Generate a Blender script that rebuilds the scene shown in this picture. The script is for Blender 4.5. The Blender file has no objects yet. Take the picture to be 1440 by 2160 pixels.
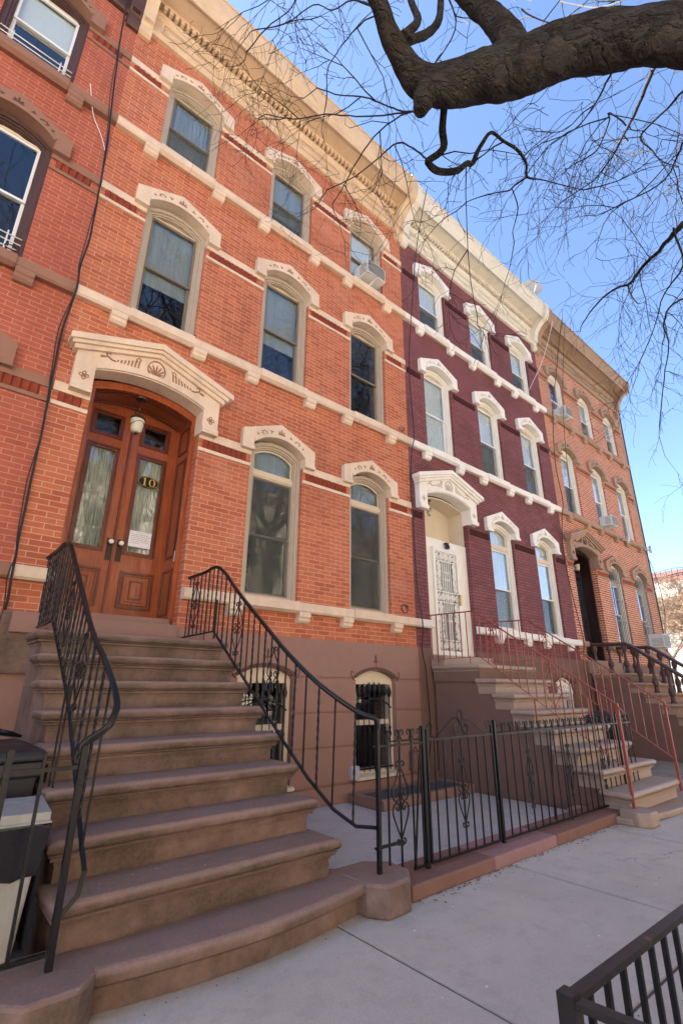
import bpy, math, random
from mathutils import Vector, noise
from math import sin, cos, pi, radians, sqrt, atan2
random.seed(7)
scene = bpy.context.scene
COL = scene.collection
W = 6.1

# ------------------------------------------------------------------ materials
def newmat(name):
    m = bpy.data.materials.new(name); m.use_nodes = True
    nt = m.node_tree; nt.nodes.clear()
    out = nt.nodes.new('ShaderNodeOutputMaterial')
    return m, nt, out
def N(nt, t, **kw):
    n = nt.nodes.new(t)
    for k, v in kw.items():
        if k in ('inp',):
            for a, b in v.items(): n.inputs[a].default_value = b
        else: setattr(n, k, v)
    return n
def col4(c): return (c[0], c[1], c[2], 1)
def noise_fac(nt, vec, scale, detail=4, lo=.35, hi=.65, rough=.6, stretch=None):
    if stretch:
        mp = N(nt, 'ShaderNodeVectorMath', operation='MULTIPLY'); nt.links.new(vec, mp.inputs[0]); mp.inputs[1].default_value = stretch; vec = mp.outputs[0]
    n = N(nt, 'ShaderNodeTexNoise', inp={'Scale': scale, 'Detail': detail, 'Roughness': rough}); nt.links.new(vec, n.inputs['Vector'])
    r = N(nt, 'ShaderNodeMapRange', inp={'From Min': lo, 'From Max': hi}); nt.links.new(n.outputs['Fac'], r.inputs['Value'])
    return r.outputs[0], n.outputs['Fac']
def mix(nt, fac, a, b, mode='MIX'):
    n = N(nt, 'ShaderNodeMix', data_type='RGBA', blend_type=mode)
    for s, v in ((n.inputs[0], fac), (n.inputs[6], a), (n.inputs[7], b)):
        if hasattr(v, 'is_output') or isinstance(v, bpy.types.NodeSocket): nt.links.new(v, s)
        elif isinstance(v, (tuple, list)): s.default_value = col4(v)
        else: s.default_value = v
    return n.outputs[2]
def scl(nt, sock, k):
    n = N(nt, 'ShaderNodeMath', operation='MULTIPLY'); nt.links.new(sock, n.inputs[0]); n.inputs[1].default_value = k; return n.outputs[0]
def finish(nt, out, color, rough=.7, bump=None, bstr=.3, bdist=.01, metallic=0, spec=.5, coat=0):
    p = N(nt, 'ShaderNodeBsdfPrincipled')
    if isinstance(color, (tuple, list)): p.inputs['Base Color'].default_value = col4(color)
    else: nt.links.new(color, p.inputs['Base Color'])
    if isinstance(rough, (int, float)): p.inputs['Roughness'].default_value = rough
    else: nt.links.new(rough, p.inputs['Roughness'])
    p.inputs['Metallic'].default_value = metallic
    p.inputs['Specular IOR Level'].default_value = spec
    p.inputs['Coat Weight'].default_value = coat
    if bump is not None:
        b = N(nt, 'ShaderNodeBump', inp={'Strength': bstr, 'Distance': bdist}); nt.links.new(bump, b.inputs['Height']); nt.links.new(b.outputs[0], p.inputs['Normal'])
    nt.links.new(p.outputs[0], out.inputs[0])
    return p
def pos(nt): return N(nt, 'ShaderNodeNewGeometry').outputs['Position']

def brick_mat(name, c1, c2, mortar, msize=.006, stain=(.25, .12, .09), stain_amt=.35, pale=None, pale_amt=0, bump=.5, zoff=0):
    m, nt, out = newmat(name)
    P = pos(nt)
    sp = N(nt, 'ShaderNodeSeparateXYZ'); nt.links.new(P, sp.inputs[0])
    ad = N(nt, 'ShaderNodeMath', operation='ADD'); nt.links.new(sp.outputs[0], ad.inputs[0]); nt.links.new(sp.outputs[1], ad.inputs[1])
    wob, wraw = noise_fac(nt, P, 1.1, 2, 0, 1)
    wz = N(nt, 'ShaderNodeMath', operation='MULTIPLY_ADD'); nt.links.new(wraw, wz.inputs[0]); wz.inputs[1].default_value = .012; nt.links.new(sp.outputs[2], wz.inputs[2])
    cb = N(nt, 'ShaderNodeCombineXYZ'); nt.links.new(ad.outputs[0], cb.inputs[0]); nt.links.new(wz.outputs[0], cb.inputs[1])
    b = N(nt, 'ShaderNodeTexBrick', offset=.5, inp={'Scale': 1, 'Mortar Size': msize, 'Mortar Smooth': .25, 'Bias': -.1, 'Brick Width': .213, 'Row Height': .0655})
    nt.links.new(cb.outputs[0], b.inputs['Vector'])
    b.inputs['Color1'].default_value = col4(c1); b.inputs['Color2'].default_value = col4(c2); b.inputs['Mortar'].default_value = col4(mortar)
    f1, _ = noise_fac(nt, P, .55, 5, .48, .72)
    f2, _ = noise_fac(nt, P, 2.6, 6, .5, .78, stretch=(1.6, 1.6, .3))
    f3, r3 = noise_fac(nt, P, 60, 3, .3, .7)
    c = mix(nt, scl(nt, f1, stain_amt), b.outputs['Color'], stain)
    c = mix(nt, scl(nt, f2, stain_amt * .6), c, tuple(x * .7 for x in stain))
    if pale:
        f4, _ = noise_fac(nt, P, 1.7, 7, .52, .8, rough=.7)
        c = mix(nt, scl(nt, f4, pale_amt), c, pale)
    c = mix(nt, scl(nt, f3, .14), c, (.9, .75, .65), 'MULTIPLY')
    inv = N(nt, 'ShaderNodeMath', operation='SUBTRACT'); inv.inputs[0].default_value = 1; nt.links.new(b.outputs['Fac'], inv.inputs[1])
    hb = N(nt, 'ShaderNodeMath', operation='MULTIPLY_ADD'); nt.links.new(r3, hb.inputs[0]); hb.inputs[1].default_value = .35; nt.links.new(inv.outputs[0], hb.inputs[2])
    finish(nt, out, c, .85, hb.outputs[0], bump, .004, spec=.25)
    return m

def stone_mat(name, base, dark, light=None, scale=1.3, amt=.6, rough=.85, fine=90, bstr=.35, moss_shade=None, moss_shade_amt=0, stretch=None, spec=.3, speck=.22, gum=False):
    m, nt, out = newmat(name); P = pos(nt)
    f1, r1 = noise_fac(nt, P, scale, 7, .42, .7, .65, stretch)
    c = mix(nt, scl(nt, f1, amt), base, dark)
    if light:
        f2, _ = noise_fac(nt, P, scale * 2.7, 6, .5, .75)
        c = mix(nt, scl(nt, f2, .5), c, light)
    if moss_shade:
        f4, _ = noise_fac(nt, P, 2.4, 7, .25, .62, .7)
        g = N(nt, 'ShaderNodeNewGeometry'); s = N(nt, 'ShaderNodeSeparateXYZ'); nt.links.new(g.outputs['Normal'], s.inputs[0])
        up = N(nt, 'ShaderNodeMapRange', inp={'From Min': .15, 'From Max': .7, 'To Min': 1, 'To Max': .12}); nt.links.new(s.outputs[2], up.inputs['Value'])  # besides moss, paints in shade: steep faces darker, upward faces mostly spared
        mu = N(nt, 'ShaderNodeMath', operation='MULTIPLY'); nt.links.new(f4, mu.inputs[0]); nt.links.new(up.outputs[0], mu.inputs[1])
        c = mix(nt, scl(nt, mu.outputs[0], moss_shade_amt), c, moss_shade)
    f3, r3 = noise_fac(nt, P, fine, 3, .3, .72)
    c = mix(nt, scl(nt, f3, speck), c, tuple(x * .55 for x in base))
    if gum:
        vo = N(nt, 'ShaderNodeTexVoronoi', inp={'Scale': 2.4}); nt.links.new(P, vo.inputs['Vector'])
        sx = N(nt, 'ShaderNodeSeparateXYZ'); nt.links.new(vo.outputs['Color'], sx.inputs[0])
        th = N(nt, 'ShaderNodeMath', operation='MULTIPLY'); nt.links.new(sx.outputs[0], th.inputs[0]); th.inputs[1].default_value = .06
        lt_ = N(nt, 'ShaderNodeMath', operation='LESS_THAN'); nt.links.new(vo.outputs['Distance'], lt_.inputs[0]); nt.links.new(th.outputs[0], lt_.inputs[1])
        c = mix(nt, scl(nt, lt_.outputs[0], .38), c, tuple(x * .45 for x in base))
        v2 = N(nt, 'ShaderNodeTexVoronoi', feature='DISTANCE_TO_EDGE', inp={'Scale': .33}); nd = N(nt, 'ShaderNodeTexNoise', inp={'Scale': 3, 'Detail': 6}); nt.links.new(P, nd.inputs['Vector'])
        wv = N(nt, 'ShaderNodeVectorMath', operation='MULTIPLY_ADD'); nt.links.new(nd.outputs['Color'], wv.inputs[0]); wv.inputs[1].default_value = (.5, .5, .5); nt.links.new(P, wv.inputs[2]); nt.links.new(wv.outputs[0], v2.inputs['Vector'])
        ck = N(nt, 'ShaderNodeMapRange', inp={'From Min': .0, 'From Max': .004, 'To Min': .55, 'To Max': 0}); nt.links.new(v2.outputs['Distance'], ck.inputs['Value'])
        mk, _ = noise_fac(nt, P, .5, 3, .5, .56)
        mm_ = N(nt, 'ShaderNodeMath', operation='MULTIPLY'); nt.links.new(ck.outputs[0], mm_.inputs[0]); nt.links.new(mk, mm_.inputs[1])
        c = mix(nt, mm_.outputs[0], c, (.1, .09, .08))
        f9, _ = noise_fac(nt, P, 4.5, 7, .5, .68, .75); c = mix(nt, scl(nt, f9, .5), c, tuple(x * .6 for x in base))
    ad = N(nt, 'ShaderNodeMath', operation='MULTIPLY_ADD'); nt.links.new(r1, ad.inputs[0]); ad.inputs[1].default_value = 2.5; nt.links.new(r3, ad.inputs[2])
    finish(nt, out, c, rough, ad.outputs[0], bstr, .004, spec=spec)
    return m

def paint_mat(name, c, rough=.5, dirt=(.25, .2, .15), amt=.2, bstr=.12, spec=.4, metallic=0, chips=None, scale=3):
    m, nt, out = newmat(name); P = pos(nt)
    f1, r1 = noise_fac(nt, P, scale, 7, .5, .8, .7)
    cc = mix(nt, scl(nt, f1, amt), c, dirt)
    if chips:
        f2, _ = noise_fac(nt, P, 9, 8, .62, .66, .75)
        cc = mix(nt, f2, cc, chips)
    f3, r3 = noise_fac(nt, P, 45, 3, 0, 1)
    finish(nt, out, cc, rough, r3, bstr, .003, spec=spec, metallic=metallic)
    return m

def wood_mat(name, a, b, rough=.32, coat=.25):
    m, nt, out = newmat(name); P = pos(nt)
    f1, r1 = noise_fac(nt, P, 5, 6, .3, .7, .6, (9, 9, .7))
    f2, _ = noise_fac(nt, P, 1.6, 3, .3, .7)
    c = mix(nt, f1, a, b); c = mix(nt, scl(nt, f2, .35), c, tuple(x * .45 for x in b))
    finish(nt, out, c, rough, r1, .08, .003, spec=.5, coat=coat)
    return m

def glass_mat(name, tint=(.88, .92, .93), boost=1.0, wav=.02):
    m, nt, out = newmat(name); P = pos(nt)
    f, r = noise_fac(nt, P, 1.6, 2, 0, 1)
    b = N(nt, 'ShaderNodeBump', inp={'Strength': wav, 'Distance': .05}); nt.links.new(r, b.inputs['Height'])
    g = N(nt, 'ShaderNodeBsdfGlossy', inp={'Roughness': .015}); g.inputs['Color'].default_value = (.95, .97, 1, 1); nt.links.new(b.outputs[0], g.inputs['Normal'])
    t = N(nt, 'ShaderNodeBsdfTransparent'); t.inputs['Color'].default_value = col4(tint)
    ge = N(nt, 'ShaderNodeNewGeometry'); dt = N(nt, 'ShaderNodeVectorMath', operation='DOT_PRODUCT'); nt.links.new(ge.outputs['Incoming'], dt.inputs[0]); nt.links.new(ge.outputs['Normal'], dt.inputs[1])
    ab = N(nt, 'ShaderNodeMath', operation='ABSOLUTE'); nt.links.new(dt.outputs['Value'], ab.inputs[0])
    om = N(nt, 'ShaderNodeMath', operation='SUBTRACT', use_clamp=True); om.inputs[0].default_value = 1; nt.links.new(ab.outputs[0], om.inputs[1])
    pw = N(nt, 'ShaderNodeMath', operation='POWER'); nt.links.new(om.outputs[0], pw.inputs[0]); pw.inputs[1].default_value = 3.6
    mu = N(nt, 'ShaderNodeMath', operation='MULTIPLY_ADD', use_clamp=True); nt.links.new(pw.outputs[0], mu.inputs[0]); mu.inputs[1].default_value = .8 * boost; mu.inputs[2].default_value = .06 * boost
    mx = N(nt, 'ShaderNodeMixShader'); nt.links.new(mu.outputs[0], mx.inputs[0]); nt.links.new(t.outputs[0], mx.inputs[1]); nt.links.new(g.outputs[0], mx.inputs[2])
    nt.links.new(mx.outputs[0], out.inputs[0])
    return m
def screen_mat(name, c, op):
    m, nt, out = newmat(name)
    t = N(nt, 'ShaderNodeBsdfTransparent'); d = N(nt, 'ShaderNodeBsdfDiffuse'); d.inputs[0].default_value = col4(c)
    mx = N(nt, 'ShaderNodeMixShader'); mx.inputs[0].default_value = op
    nt.links.new(t.outputs[0], mx.inputs[1]); nt.links.new(d.outputs[0], mx.inputs[2]); nt.links.new(mx.outputs[0], out.inputs[0])
    return m
def lace_mat(name):
    m, nt, out = newmat(name); P = pos(nt)
    f, r = noise_fac(nt, P, 14, 5, .35, .65, stretch=(1, 1, .35))
    f2, r2 = noise_fac(nt, P, 70, 3, .35, .6)
    c = mix(nt, f, (.80, .76, .62), (.48, .47, .37)); c = mix(nt, scl(nt, f2, .35), c, (.36, .37, .3))
    finish(nt, out, c, .9, r, .5, .02, spec=.1)
    return m
def bark_mat(name, a, b, c3):
    m, nt, out = newmat(name); P = pos(nt)
    st = N(nt, 'ShaderNodeVectorMath', operation='MULTIPLY'); nt.links.new(P, st.inputs[0]); st.inputs[1].default_value = (2.2, 4.5, 9)
    n0 = N(nt, 'ShaderNodeTexNoise', inp={'Scale': 1.2, 'Detail': 5, 'Roughness': .6}); nt.links.new(st.outputs[0], n0.inputs['Vector'])
    wv = N(nt, 'ShaderNodeVectorMath', operation='MULTIPLY_ADD'); nt.links.new(n0.outputs['Color'], wv.inputs[0]); wv.inputs[1].default_value = (1.5, 1.5, 1.5); nt.links.new(st.outputs[0], wv.inputs[2])
    n1 = N(nt, 'ShaderNodeTexNoise', inp={'Scale': 2.2, 'Detail': 10, 'Roughness': .72}); nt.links.new(wv.outputs[0], n1.inputs['Vector'])
    v = N(nt, 'ShaderNodeTexVoronoi', feature='DISTANCE_TO_EDGE', inp={'Scale': 2.6}); nt.links.new(wv.outputs[0], v.inputs['Vector'])
    r = N(nt, 'ShaderNodeMapRange', inp={'From Min': 0, 'From Max': .16, 'To Min': 0, 'To Max': 1}); nt.links.new(v.outputs['Distance'], r.inputs['Value'])
    rn = N(nt, 'ShaderNodeMapRange', inp={'From Min': .35, 'From Max': .68}); nt.links.new(n1.outputs['Fac'], rn.inputs['Value'])
    c = mix(nt, rn.outputs[0], b, a); c = mix(nt, scl(nt, r.outputs[0], .5), mix(nt, .5, c, b), c)
    f, _ = noise_fac(nt, P, 2.4, 5, .5, .7); c = mix(nt, scl(nt, f, .4), c, c3)
    h = N(nt, 'ShaderNodeMath', operation='MULTIPLY_ADD'); nt.links.new(n1.outputs['Fac'], h.inputs[0]); h.inputs[1].default_value = 2.2; nt.links.new(r.outputs[0], h.inputs[2])
    finish(nt, out, c, .95, h.outputs[0], 1.0, .07, spec=.12)
    return m

M = {}
M['brick'] = brick_mat('red brick', (.52, .160, .076), (.37, .095, .045), (.56, .34, .235), .0052, stain=(.22, .06, .04), stain_amt=.38, pale=(.55, .36, .30), pale_amt=.32)
M['brick_left'] = brick_mat('deep red brick', (.42, .11, .066), (.35, .088, .053), (.50, .26, .18), .0045, stain=(.22, .05, .038), stain_amt=.5, pale=(.5, .3, .24), pale_amt=.12)
M['brick_orange'] = brick_mat('orange brick', (.52, .15, .05), (.33, .075, .033), (.66, .52, .42), .0095, stain=(.24, .09, .05), stain_amt=.3, pale=(.62, .45, .36), pale_amt=.4)
M['brick_maroon'] = brick_mat('maroon painted brick', (.25, .092, .095), (.19, .068, .072), (.10, .034, .037), .007, stain=(.09, .028, .032), stain_amt=.5, pale=(.25, .1, .1), pale_amt=.12, bump=.9)
M['moulding_brown'] = stone_mat('dark brown window moulding', (.13, .072, .055), (.09, .05, .04), scale=2)
M['dish_grey'] = paint_mat('grey dish', (.26, .26, .27), .5, (.2, .2, .2), .3)
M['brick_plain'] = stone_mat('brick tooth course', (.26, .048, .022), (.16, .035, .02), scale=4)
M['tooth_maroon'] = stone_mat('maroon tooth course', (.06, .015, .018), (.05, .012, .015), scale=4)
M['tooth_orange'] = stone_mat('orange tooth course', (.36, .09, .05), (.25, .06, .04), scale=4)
M['cream'] = stone_mat('cream painted stone', (.74, .575, .43), (.50, .37, .27), (.78, .64, .50), 2.2, .5, .7, 60, .2, speck=.14, stretch=(1.6, 1.6, .5))
M['cream_cornice'] = stone_mat('tan painted cornice', (.66, .48, .32), (.46, .31, .19), (.72, .56, .42), 2.2, .55, .6, 40, .12, speck=.08)
M['white'] = paint_mat('white painted stone', (.82, .77, .70), .6, (.42, .33, .24), .35, .15, chips=(.5, .42, .34), scale=2.2)
M['white_cornice'] = paint_mat('weathered white cornice', (.70, .64, .54), .65, (.38, .31, .23), .5, .15, chips=(.30, .25, .2), scale=2.2)
M['brown_trim'] = stone_mat('brown painted stone', (.30, .155, .105), (.20, .10, .07), scale=2, amt=.5, speck=.1)
M['brown_dark'] = paint_mat('dark brown cornice paint', (.085, .04, .035), .5, (.05, .03, .03), .4)
M['tan_brown'] = stone_mat('taupe brown stone', (.40, .255, .175), (.27, .17, .12), scale=2, amt=.5, speck=.12)
M['tan_cornice'] = stone_mat('taupe cornice paint', (.36, .24, .165), (.25, .16, .11), scale=2, amt=.4, speck=.1)
M['brownstone'] = stone_mat('brownstone stucco', (.32, .185, .145), (.26, .145, .11), (.35, .215, .17), 1.1, .5, .85, 120, .25, speck=.2)
M['stoop'] = stone_mat('brownstone steps', (.325, .215, .172), (.215, .135, .103), (.38, .27, .222), 2.6, .6, .85, 60, .8, moss_shade=(.055, .038, .022), moss_shade_amt=.9, speck=.55)  # dark moss tint also paints the risers shadier than the treads
M['stoop_tan'] = stone_mat('tan painted steps', (.40, .295, .225), (.30, .20, .14), (.5, .38, .29), 1.8, .5, .5, 70, .25, speck=.15)
M['stoop_side'] = stone_mat('brown stoop side wall', (.20, .115, .085), (.155, .085, .062), (.24, .145, .105), 1.2, .45, .85, 90, .2, speck=.15)
M['kerb_pink'] = stone_mat('pinkish curb stone', (.36, .20, .185), (.27, .14, .125), (.42, .27, .25), 3, .4, .8, 90, .3)
M['kerb_brown'] = stone_mat('brown curb stone', (.245, .13, .098), (.18, .092, .068), (.29, .165, .125), 2, .5, .85, 90, .35)
M['frame_tan'] = paint_mat('greige window frame', (.46, .38, .295), .5, (.3, .24, .18), .3)
M['header_tan'] = paint_mat('light tan header board', (.60, .50, .36), .5, (.4, .3, .2), .3)
M['sash_bronze'] = paint_mat('bronze sash', (.20, .155, .115), .45, (.12, .1, .08), .2)
M['frame_white'] = paint_mat('white window frame', (.80, .76, .68), .5, (.5, .42, .33), .3)
M['frame_cream'] = paint_mat('cream window frame', (.68, .58, .44), .5, (.4, .3, .2), .3)
M['frame_brown'] = paint_mat('dark brown window frame', (.085, .045, .038), .5, (.05, .03, .03), .3)
M['sash_white'] = paint_mat('white vinyl sash', (.80, .79, .77), .4, (.5, .45, .4), .2)
M['glass'] = glass_mat('window glass')
M['glass_screened'] = glass_mat('screened window glass', boost=.8)
M['screen'] = screen_mat('insect screen', (.13, .135, .115), .28)
M['dark_room'] = paint_mat('dark interior', (.012, .012, .013), .9, (.01, .01, .01), 0, 0, spec=.1)
M['blind'] = paint_mat('white window shade', (.86, .86, .83), .8, (.5, .5, .48), .15, .05, spec=.1)
M['curtain_grey'] = stone_mat('grey sheer curtain', (.36, .38, .36), (.22, .235, .225), scale=9, amt=.7, stretch=(1, 1, .05), fine=40, speck=.1)
M['wood'] = wood_mat('varnished mahogany', (.46, .118, .036), (.23, .046, .015))
M['wood_dark'] = wood_mat('dark mahogany moulding', (.20, .04, .014), (.09, .02, .008))
M['wood_black'] = wood_mat('near black brown door', (.035, .012, .010), (.018, .007, .006))
M['lace'] = lace_mat('lace curtain')
M['iron'] = paint_mat('black iron paint', (.010, .010, .011), .36, (.02, .018, .016), .25, .25, spec=.3)
M['iron_rust'] = paint_mat('black iron with rust', (.013, .012, .012), .38, (.035, .02, .014), .35, .3, chips=(.13, .05, .03), spec=.5)
M['iron_red'] = paint_mat('red brown iron paint', (.30, .055, .032), .42, (.12, .03, .02), .35, .2, spec=.5)
M['brass'] = paint_mat('aged brass', (.40, .27, .08), .35, (.1, .07, .03), .4, metallic=1)
M['gold'] = paint_mat('gold leaf', (.62, .42, .09), .45, (.5, .3, .1), .1)
M['porcelain'] = paint_mat('white porcelain', (.85, .83, .8), .15, (.6, .6, .55), .05, 0)
M['bronze_plate'] = paint_mat('dark bronze plate', (.05, .035, .028), .35, (.1, .07, .05), .3, metallic=.6)
M['paper'] = paint_mat('white paper', (.8, .8, .82), .8, (.6, .6, .6), .1, 0)
M['ink'] = paint_mat('grey ink', (.16, .17, .2), .8, (.1, .1, .1), .1, 0)
M['carve_brown'] = paint_mat('brown carved ornament', (.30, .155, .085), .8, (.2, .1, .06), .4)
M['carve_grey'] = paint_mat('weathered carved ornament', (.50, .43, .34), .8, (.3, .25, .2), .5)
M['carve_dark'] = paint_mat('dark carved ornament', (.10, .045, .03), .8, (.07, .03, .02), .4)
M['ac'] = paint_mat('white metal housing', (.66, .65, .60), .45, (.35, .32, .27), .3)
M['ac_grille'] = paint_mat('grey grille', (.22, .22, .21), .6, (.1, .1, .1), .3)
M['plastic_black'] = paint_mat('black plastic', (.022, .022, .024), .42, (.06, .06, .06), .3, .1)
M['plastic_grey'] = stone_mat('grey weathered plastic', (.40, .40, .37), (.27, .27, .24), (.6, .6, .57), 5, .6, .5, 40, .1, stretch=(3, 3, .5), speck=.1)
M['bag'] = paint_mat('black bin liner', (.012, .012, .014), .18, (.02, .02, .02), .1, .9, scale=8, spec=.7)
M['lamp_glass'] = paint_mat('frosted cream glass', (.58, .53, .40), .35, (.4, .36, .25), .3)
M['grey_box'] = paint_mat('grey metal box', (.42, .44, .48), .45, (.3, .3, .32), .2)
M['cable'] = paint_mat('black cable', (.022, .017, .017), .6, (.05, .03, .03), .2)
M['cable_white'] = paint_mat('white cable', (.7, .66, .6), .6, (.4, .35, .3), .2)
M['concrete'] = stone_mat('pale sidewalk concrete', (.62, .555, .46), (.49, .44, .365), (.68, .62, .525), .9, .7, .9, 75, .5, speck=.34, gum=True)
M['concrete_blue'] = stone_mat('areaway concrete', (.52, .50, .46), (.42, .40, .37), (.57, .55, .51), 1.2, .6, .9, 75, .4, speck=.34, gum=True)
M['concrete_dirty'] = stone_mat('stained areaway slab', (.34, .30, .24), (.20, .17, .12), (.42, .38, .31), 2, .7, .8, 90, .3)
M['joint'] = stone_mat('dark ground', (.12, .11, .10), (.08, .075, .07), scale=3)
M['asphalt'] = stone_mat('asphalt', (.16, .155, .145), (.12, .117, .11), scale=2, fine=150)
M['bark'] = bark_mat('tree bark', (.21, .175, .15), (.05, .041, .034), (.15, .145, .10))
M['twig'] = paint_mat('dark twig bark', (.022, .017, .015), .9, (.04, .03, .03), .3)
M['twig_tan'] = paint_mat('tan dry foliage', (.14, .088, .058), .9, (.09, .055, .036), .6, scale=1)
M['far_maroon'] = brick_mat('far maroon brick', (.13, .055, .05), (.11, .045, .042), (.18, .12, .11), .006)
M['far_white'] = paint_mat('pale stucco', (.17, .17, .155), .8, (.4, .4, .36), .4, scale=1)
M['opp_brick'] = brick_mat('opposite brick', (.62, .50, .38), (.56, .45, .34), (.6, .55, .48), .006)
M['opp_trim'] = paint_mat('opposite trim', (.55, .48, .36), .7)
M['roof'] = stone_mat('roof tar', (.09, .085, .08), (.05, .05, .05), scale=2)
M['hatch_mat'] = stone_mat('steel grating', (.10, .11, .12), (.06, .065, .07), scale=4, rough=.5)

# ------------------------------------------------------------------ mesh builder
class MB:
    def __init__(s): s.v = []; s.f = []; s.sm = []
    def add(s, vs, fs, smooth=False):
        o = len(s.v); s.v += [tuple(p) for p in vs]
        for f in fs: s.f.append([i + o for i in f]); s.sm.append(smooth)
        return s
    def box(s, x0, x1, y0, y1, z0, z1):
        return s.add([(x0,y0,z0),(x1,y0,z0),(x1,y1,z0),(x0,y1,z0),(x0,y0,z1),(x1,y0,z1),(x1,y1,z1),(x0,y1,z1)],
              [(0,3,2,1),(4,5,6,7),(0,1,5,4),(1,2,6,5),(2,3,7,6),(3,0,4,7)])
    def _prism(s, pts0, pts1, smooth=False):
        n = len(pts0)
        s.add(pts0 + pts1, [tuple(range(n))[::-1], tuple(range(n, 2*n))])
        return s.add(pts0 + pts1, [(i, (i+1) % n, n + (i+1) % n, n + i) for i in range(n)], smooth)
    def xz(s, poly, y0, y1): return s._prism([(a, y0, b) for a, b in poly], [(a, y1, b) for a, b in poly])
    def xy(s, poly, z0, z1): return s._prism([(a, b, z0) for a, b in poly], [(a, b, z1) for a, b in poly])
    def yz(s, poly, x0, x1): return s._prism([(x0, a, b) for a, b in poly], [(x1, a, b) for a, b in poly])
    def ring(s, A, B, y0, y1, closed=True):
        n = len(A); vs = [(a,y0,b) for a,b in A]+[(a,y0,b) for a,b in B]+[(a,y1,b) for a,b in A]+[(a,y1,b) for a,b in B]
        fs = []
        R_ = range(n) if closed else range(n-1)
        for i in R_:
            j = (i+1) % n
            fs += [(i,j,n+j,n+i), (2*n+i,3*n+i,3*n+j,2*n+j), (i,2*n+i,2*n+j,j), (n+i,n+j,3*n+j,3*n+i)]
        if not closed:
            for i in (0, n-1): fs.append((i, n+i, 3*n+i, 2*n+i))
        return s.add(vs, fs)
    def tube(s, pts, r, n=6, smooth=True, twist=0, caps=True, flat=None):
        P = [Vector(p) for p in pts]; k = len(P)
        if k < 2: return s
        rs = r if isinstance(r, (list, tuple)) else [r]*k
        vs = []; fs = []
        t0 = (P[1]-P[0]).normalized()
        up = Vector((0,0,1)) if abs(t0.z) < .9 else Vector((0,1,0))
        a = t0.cross(up).normalized()
        for i, p in enumerate(P):
            t = (P[min(i+1,k-1)] - P[max(i-1,0)])
            if t.length < 1e-9: t = t0
            t.normalize()
            a = (a - t*a.dot(t))
            if a.length < 1e-6: a = t.orthogonal()
            a.normalize(); b = t.cross(a)
            for j in range(n):
                th = 2*pi*j/n + (pi/4 if n == 4 else 0) + twist*i
                f0, f1 = flat if flat else (1, 1)
                vs.append(p + a*cos(th)*rs[i]*f0 + b*sin(th)*rs[i]*f1)
        for i in range(k-1):
            for j in range(n):
                fs.append((i*n+j, i*n+(j+1)%n, (i+1)*n+(j+1)%n, (i+1)*n+j))
        s.add(vs, fs, smooth and n > 4)
        if caps: s.add([vs[j] for j in range(n)] + [vs[(k-1)*n+j] for j in range(n)], [tuple(range(n))[::-1], tuple(range(n, 2*n))])
        return s
    def lathe(s, prof, cx, cy, n=16, z0=0):
        k = len(prof); vs = []; fs = []
        for r, z in prof:
            for j in range(n): vs.append((cx + r*cos(2*pi*j/n), cy + r*sin(2*pi*j/n), z0 + z))
        for i in range(k-1):
            for j in range(n): fs.append((i*n+j, i*n+(j+1)%n, (i+1)*n+(j+1)%n, (i+1)*n+j))
        s.add(vs, fs, True)
        return s.add([vs[j] for j in range(n)] + [vs[(k-1)*n+j] for j in range(n)], [tuple(range(n))[::-1], tuple(range(n, 2*n))])
    def build(s, name, mat, parent=None, loc=None, bevel=0, seg=2, props=None):
        me = bpy.data.meshes.new(name); me.from_pydata(s.v, [], s.f)
        me.polygons.foreach_set('use_smooth', s.sm)
        import bmesh
        bm = bmesh.new(); bm.from_mesh(me)
        bmesh.ops.remove_doubles(bm, verts=bm.verts, dist=1e-5)
        bmesh.ops.recalc_face_normals(bm, faces=bm.faces)
        for e in bm.edges:
            if len(e.link_faces) == 2 and e.calc_face_angle(0) > .7: e.smooth = False
        bm.to_mesh(me); bm.free(); me.update()
        me.materials.append(M[mat] if isinstance(mat, str) else mat)
        o = bpy.data.objects.new(name, me); COL.objects.link(o)
        if parent is not None: o.parent = parent
        if loc: o.location = loc
        if bevel:
            b = o.modifiers.new('bevel', 'BEVEL'); b.width = bevel; b.segments = seg; b.limit_method = 'ANGLE'; b.angle_limit = .6
        if props:
            for k_, v_ in props.items(): o[k_] = v_
        return o
def thing(name, label, cat, loc=(0,0,0), group=None):
    o = bpy.data.objects.new(name, None); COL.objects.link(o); o.location = loc; o['label'] = label; o['category'] = cat
    o.empty_display_size = .1
    if group: o['group'] = group
    return o
def tag(o, label, cat, group=None, kind=None):
    if label: o['label'] = label
    if cat: o['category'] = cat
    if group: o['group'] = group
    if kind: o['kind'] = kind
    return o
def struct(o): o['kind'] = 'structure'; return o
def clone_tree(o, parent=None):
    c = o.copy(); COL.objects.link(c)
    if parent is not None: c.parent = parent
    for ch in list(o.children): clone_tree(ch, c)
    return c
def arc(cx, hw, zs, rise, n=12):
    """points left to right along a segmental arch"""
    R_ = (hw*hw + rise*rise)/(2*rise); a0 = math.asin(min(1, hw/R_))
    return [(cx + R_*sin(-a0 + 2*a0*i/n), zs + rise - R_ + R_*cos(-a0 + 2*a0*i/n)) for i in range(n+1)]
def spiral(cx, cz, r0, a0, turns, n=12, k=.75, d=1):
    return [(cx + r0*(1-k*i/n)*cos(a0 + d*2*pi*turns*i/n), cz + r0*(1-k*i/n)*sin(a0 + d*2*pi*turns*i/n)) for i in range(n+1)]
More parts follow.
